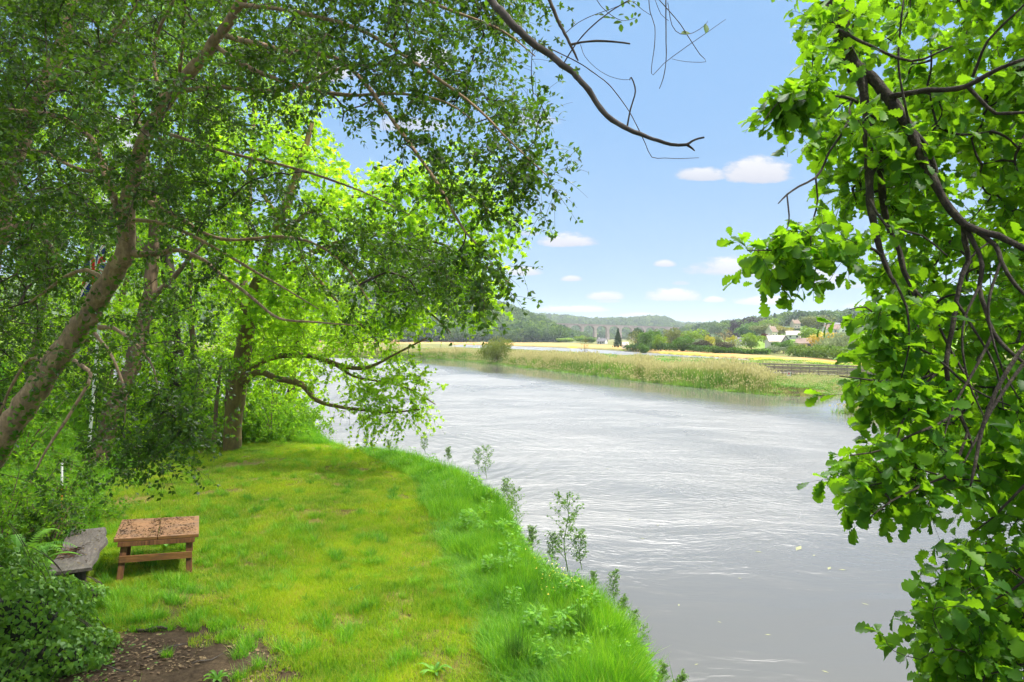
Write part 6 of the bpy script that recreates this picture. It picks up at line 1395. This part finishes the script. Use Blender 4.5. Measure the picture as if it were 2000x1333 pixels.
M_RENDER = plain('white_render', (.60, .59, .57), .8, .05, .6, 0); M_CREAM = plain('cream_render', (.62, .56, .46), .8, .08, .6, 0); M_STONEW = plain('pale_stone', (.48, .42, .34), .9, .2, .8, 0)
M_SLATE = plain('slate', (.16, .155, .17), .6, .2, 1.2, .1); M_TILE = plain('brown_tile', (.24, .165, .125), .75, .2, 1.2, .1); M_PALER = plain('pale_roof', (.55, .47, .42), .7, .12, 1.0, .1); M_DKBOARD = plain('dark_bargeboard', (.05, .045, .045), .6, .2, 2, 0)
m, nt, b, out = nodemat('window_glass'); b.inputs['Base Color'].default_value = (.03, .04, .05, 1); b.inputs['Roughness'].default_value = .08; M_GLASS = m
def house(label, px, by_, d, w, dp, wh, rh, rz, wall, roof, name='house', chim=1, nwin=3, gable=True, barge=None, cat='house', wing=False):
    x = (px - 1000) / F * d; z = CAMZ - (by_ - HOR) / F * d; zg = H1(x, d); r_ = empty(name, (x, d, min(z, z) if False else zg), math.atan2(-x, d) + rz); tag(r_, label, cat); r_.scale = (.86, .86, .86)
    def body(nm, w, dp, wh, rh, ox, oy, rot):
        M_ = np.array(Matrix.Rotation(rot, 3, 'Z')); t = lambda a: [tuple(M_ @ np.array(p_) + np.array([ox, oy, 0])) for p_ in a]
        v = [(-w/2,-dp/2,-1.5),(w/2,-dp/2,-1.5),(w/2,dp/2,-1.5),(-w/2,dp/2,-1.5),(-w/2,-dp/2,wh),(w/2,-dp/2,wh),(w/2,dp/2,wh),(-w/2,dp/2,wh),(-w/2,0,wh+rh),(w/2,0,wh+rh)]
        MB().add(t(v), [(0,1,5,4),(2,3,7,6),(1,2,6,9,5),(3,0,4,8,7),(3,2,1,0),(4,5,9,8),(7,8,9,6)]).build(nm, wall, r_)
        o_ = .35; e = rh / (dp / 2) * o_; v = []
        for sx_ in (-w/2 - o_, w/2 + o_):
            v += [(sx_, -dp/2 - o_, wh - e + .03), (sx_, 0, wh + rh + .03), (sx_, dp/2 + o_, wh - e + .03), (sx_, -dp/2 - o_, wh - e + .22), (sx_, 0, wh + rh + .25), (sx_, dp/2 + o_, wh - e + .22)]
        rf_ = MB().add(t(v), [(0,1,7,6),(1,2,8,7),(3,9,10,4),(4,10,11,5),(0,3,4,1),(1,4,5,2),(6,7,10,9),(7,8,11,10),(0,6,9,3),(2,5,11,8)]).build('roof', roof, r_)
        if barge:
            for sx_ in (-w/2 - o_ - .03, w/2 + o_ + .03):
                for sy_ in (-1, 1): MB().bar(*[np.array(q_) for q_ in t([(sx_, sy_ * (dp/2 + o_), wh - e + .1), (sx_, 0, wh + rh + .12)])], .06, .32, (0, 0, 1)).build('bargeboard', barge, r_)
        return t, rf_
    t, rf_ = body('wall', w, dp, wh, rh, 0, 0, 0)
    for k in range(chim):
        cx_ = (-w/2 + .8) if k == 0 else (w/2 - .8); MB().box((cx_, 0, wh + rh + .35), (.75, .6, 1.5)).build('chimney', wall, rf_)
    for k in range(nwin):
        wx = -w/2 + w * (k + .5) / nwin; fr_ = MB().box((wx, -dp/2 - .012, wh * .55), (1.25, .06, 1.25)).build('window', M_WHITE, r_); MB().box((wx, -dp/2 - .05, wh * .55), (1.05, .03, 1.05)).build('pane', M_GLASS, fr_)
    fr_ = MB().box((0, 0, 0), (.01, .01, .01)) if False else None
    MB().box((w * .28 if nwin != 2 else 0, -dp/2 - .02, 1.0), (.95, .06, 2.05)).build('door', M_DKBOARD, r_)
    if wing:
        body('wing_wall', dp * .9, w * .42, wh * .95, rh * 1.0, w * .30, -dp * .55, PI / 2)
        fr_ = MB().box((w * .30, -dp * 1.0 - .03, wh * .6), (1.3, .05, 1.2)).build('window', M_WHITE, r_); MB().box((w * .30, -dp * 1.0 - .07, wh * .6), (1.1, .03, 1.0)).build('pane', M_GLASS, fr_)
    return r_
house('white cottage with dark bargeboards and a pale grey roof beside the red maple', 1515, 678, 255, 7.5, 5.2, 2.8, 2.3, .35, M_RENDER, M_PALER, barge=M_DKBOARD, wing=True)
house('house with a long brown roof partly hidden by small yellow-green trees', 1576, 684, 245, 8.0, 5.5, 2.4, 1.9, -.5, M_CREAM, M_TILE, nwin=3)
house('low pale-roofed bungalow on the slope between the white cottage and the lime tree', 1555, 665, 330, 10.5, 6, 2.3, 2.0, .15, M_RENDER, M_PALER, chim=0)
house('white hillside house with brown roof and a steep white gable near the silvery willow', 1627, 650, 410, 12.5, 6.5, 3.2, 3.0, .45, M_RENDER, M_TILE, wing=True, chim=2)
house('modern flat-looking white building high on the hillside', 1633, 630, 560, 13, 7, 3.6, 1.2, .1, M_RENDER, M_SLATE, chim=0, nwin=5)
house('pinkish steep-gabled house behind the red maple', 1507, 656, 370, 5.0, 5.0, 4.4, 3.2, .9, M_CREAM, M_TILE, nwin=2, barge=M_RENDER)
house('tall pale stone house half hidden by trees on the slope', 1553, 648, 470, 5.5, 5.5, 6.0, 2.6, .6, M_STONEW, M_TILE, nwin=2, chim=2)
house('small grey-roofed house between the copper beech and the field', 1445, 664, 330, 6.0, 4.6, 2.5, 2.0, -.35, M_RENDER, M_SLATE, nwin=2)
house('open-fronted dark barn with a white gable outline at the foot of the wooded hill', 1109, 662, 690, 11.0, 11.0, 3.6, 2.0, PI / 2 + .1, M_DKBOARD, M_PALER, name='barn', chim=0, nwin=1, barge=M_WHITE, cat='barn')
house('cottage with a mottled grey roof at the foot of the viaduct piers', 1176, 671, 480, 7.5, 4.5, 2.2, 2.2, -.5, M_RENDER, M_SLATE, nwin=2, name='cottage')
house('small white cottage behind the dark conifer at the field edge', 1221, 678, 300, 2.6, 3.0, 2.0, 1.2, .2, M_RENDER, M_PALER, nwin=1, chim=0, name='cottage')
# field hedges
def hedge(label, a, b_, h, w, seed, c, n=2600):
    R = np.random.default_rng(seed); a = np.array(a, float); b_ = np.array(b_, float); root = empty('hedge', (*((a + b_) / 2), H1(*((a + b_) / 2)))); tag(root, label, 'hedge'); L = np.linalg.norm(b_ - a)
    t = R.random(n); q_ = a + (b_ - a) * t[:, None] + R.normal(0, w * .3, (n, 2)); hh = h * (.7 + .5 * N2(t * L * .4, t * 0)); z_ = H(q_[:, 0], q_[:, 1]) + hh * R.random(n) ** .6
    p_ = np.column_stack([q_, z_]) - np.array(root.location); nr = R.normal(0, 1, (n, 3)) + [0, -.3, .4]; o_ = leaf_cloud('foliage', p_, R.normal(0, 1, (n, 3)), nr, np.full(n, .55), DIA_V * [1.3, 1, 1], DIA_F, M_FAR, root, seed=seed); o_.color = (*c, 1)
    stt = [spline(np.array([[*(a + (b_ - a) * u - np.array(root.location)[:2]), -.2 + 0, .06], [*(a + (b_ - a) * u - np.array(root.location)[:2]), h * .5, .04]]), .5) for u in np.linspace(.05, .95, 8)]
    limbs_mesh('stem', stt, M_BROWNBARK, root, 5)
hedge('clipped green hedge along the top of the straw field below the white cottage', G(1395,689,1)[:2], G(1500,690,1.2)[:2], 1.5, 1.6, 700, GRN)
hedge('rough green hedge at the field end below the silvery willow', G(1545,694,1)[:2], G(1690,704,1.2)[:2], 2.6, 2.5, 701, (.13,.22,.03), 3600)
hedge('low bushes lining the foot of the valley trees', G(1225,682,1)[:2], G(1390,687.5,1)[:2], 2.4, 3.0, 702, (.07,.15,.025), 4200)
if HAZE > 0:
    mh = bpy.data.materials.new('haze_air'); mh.use_nodes = True; nt = mh.node_tree; nt.nodes.remove(nt.nodes['Principled BSDF'])
    pv = nd(nt, 'ShaderNodeVolumePrincipled', {'Color': (.82, .90, 1.0, 1), 'Density': HAZE, 'Anisotropy': .25}); nt.links.new(pv.outputs[0], nt.nodes['Material Output'].inputs['Volume'])
    o = MB().box((0, 0, 60), (13000, 13000, 128)).build('haze', mh); tag(o, 'thin summer air', kind='stuff')
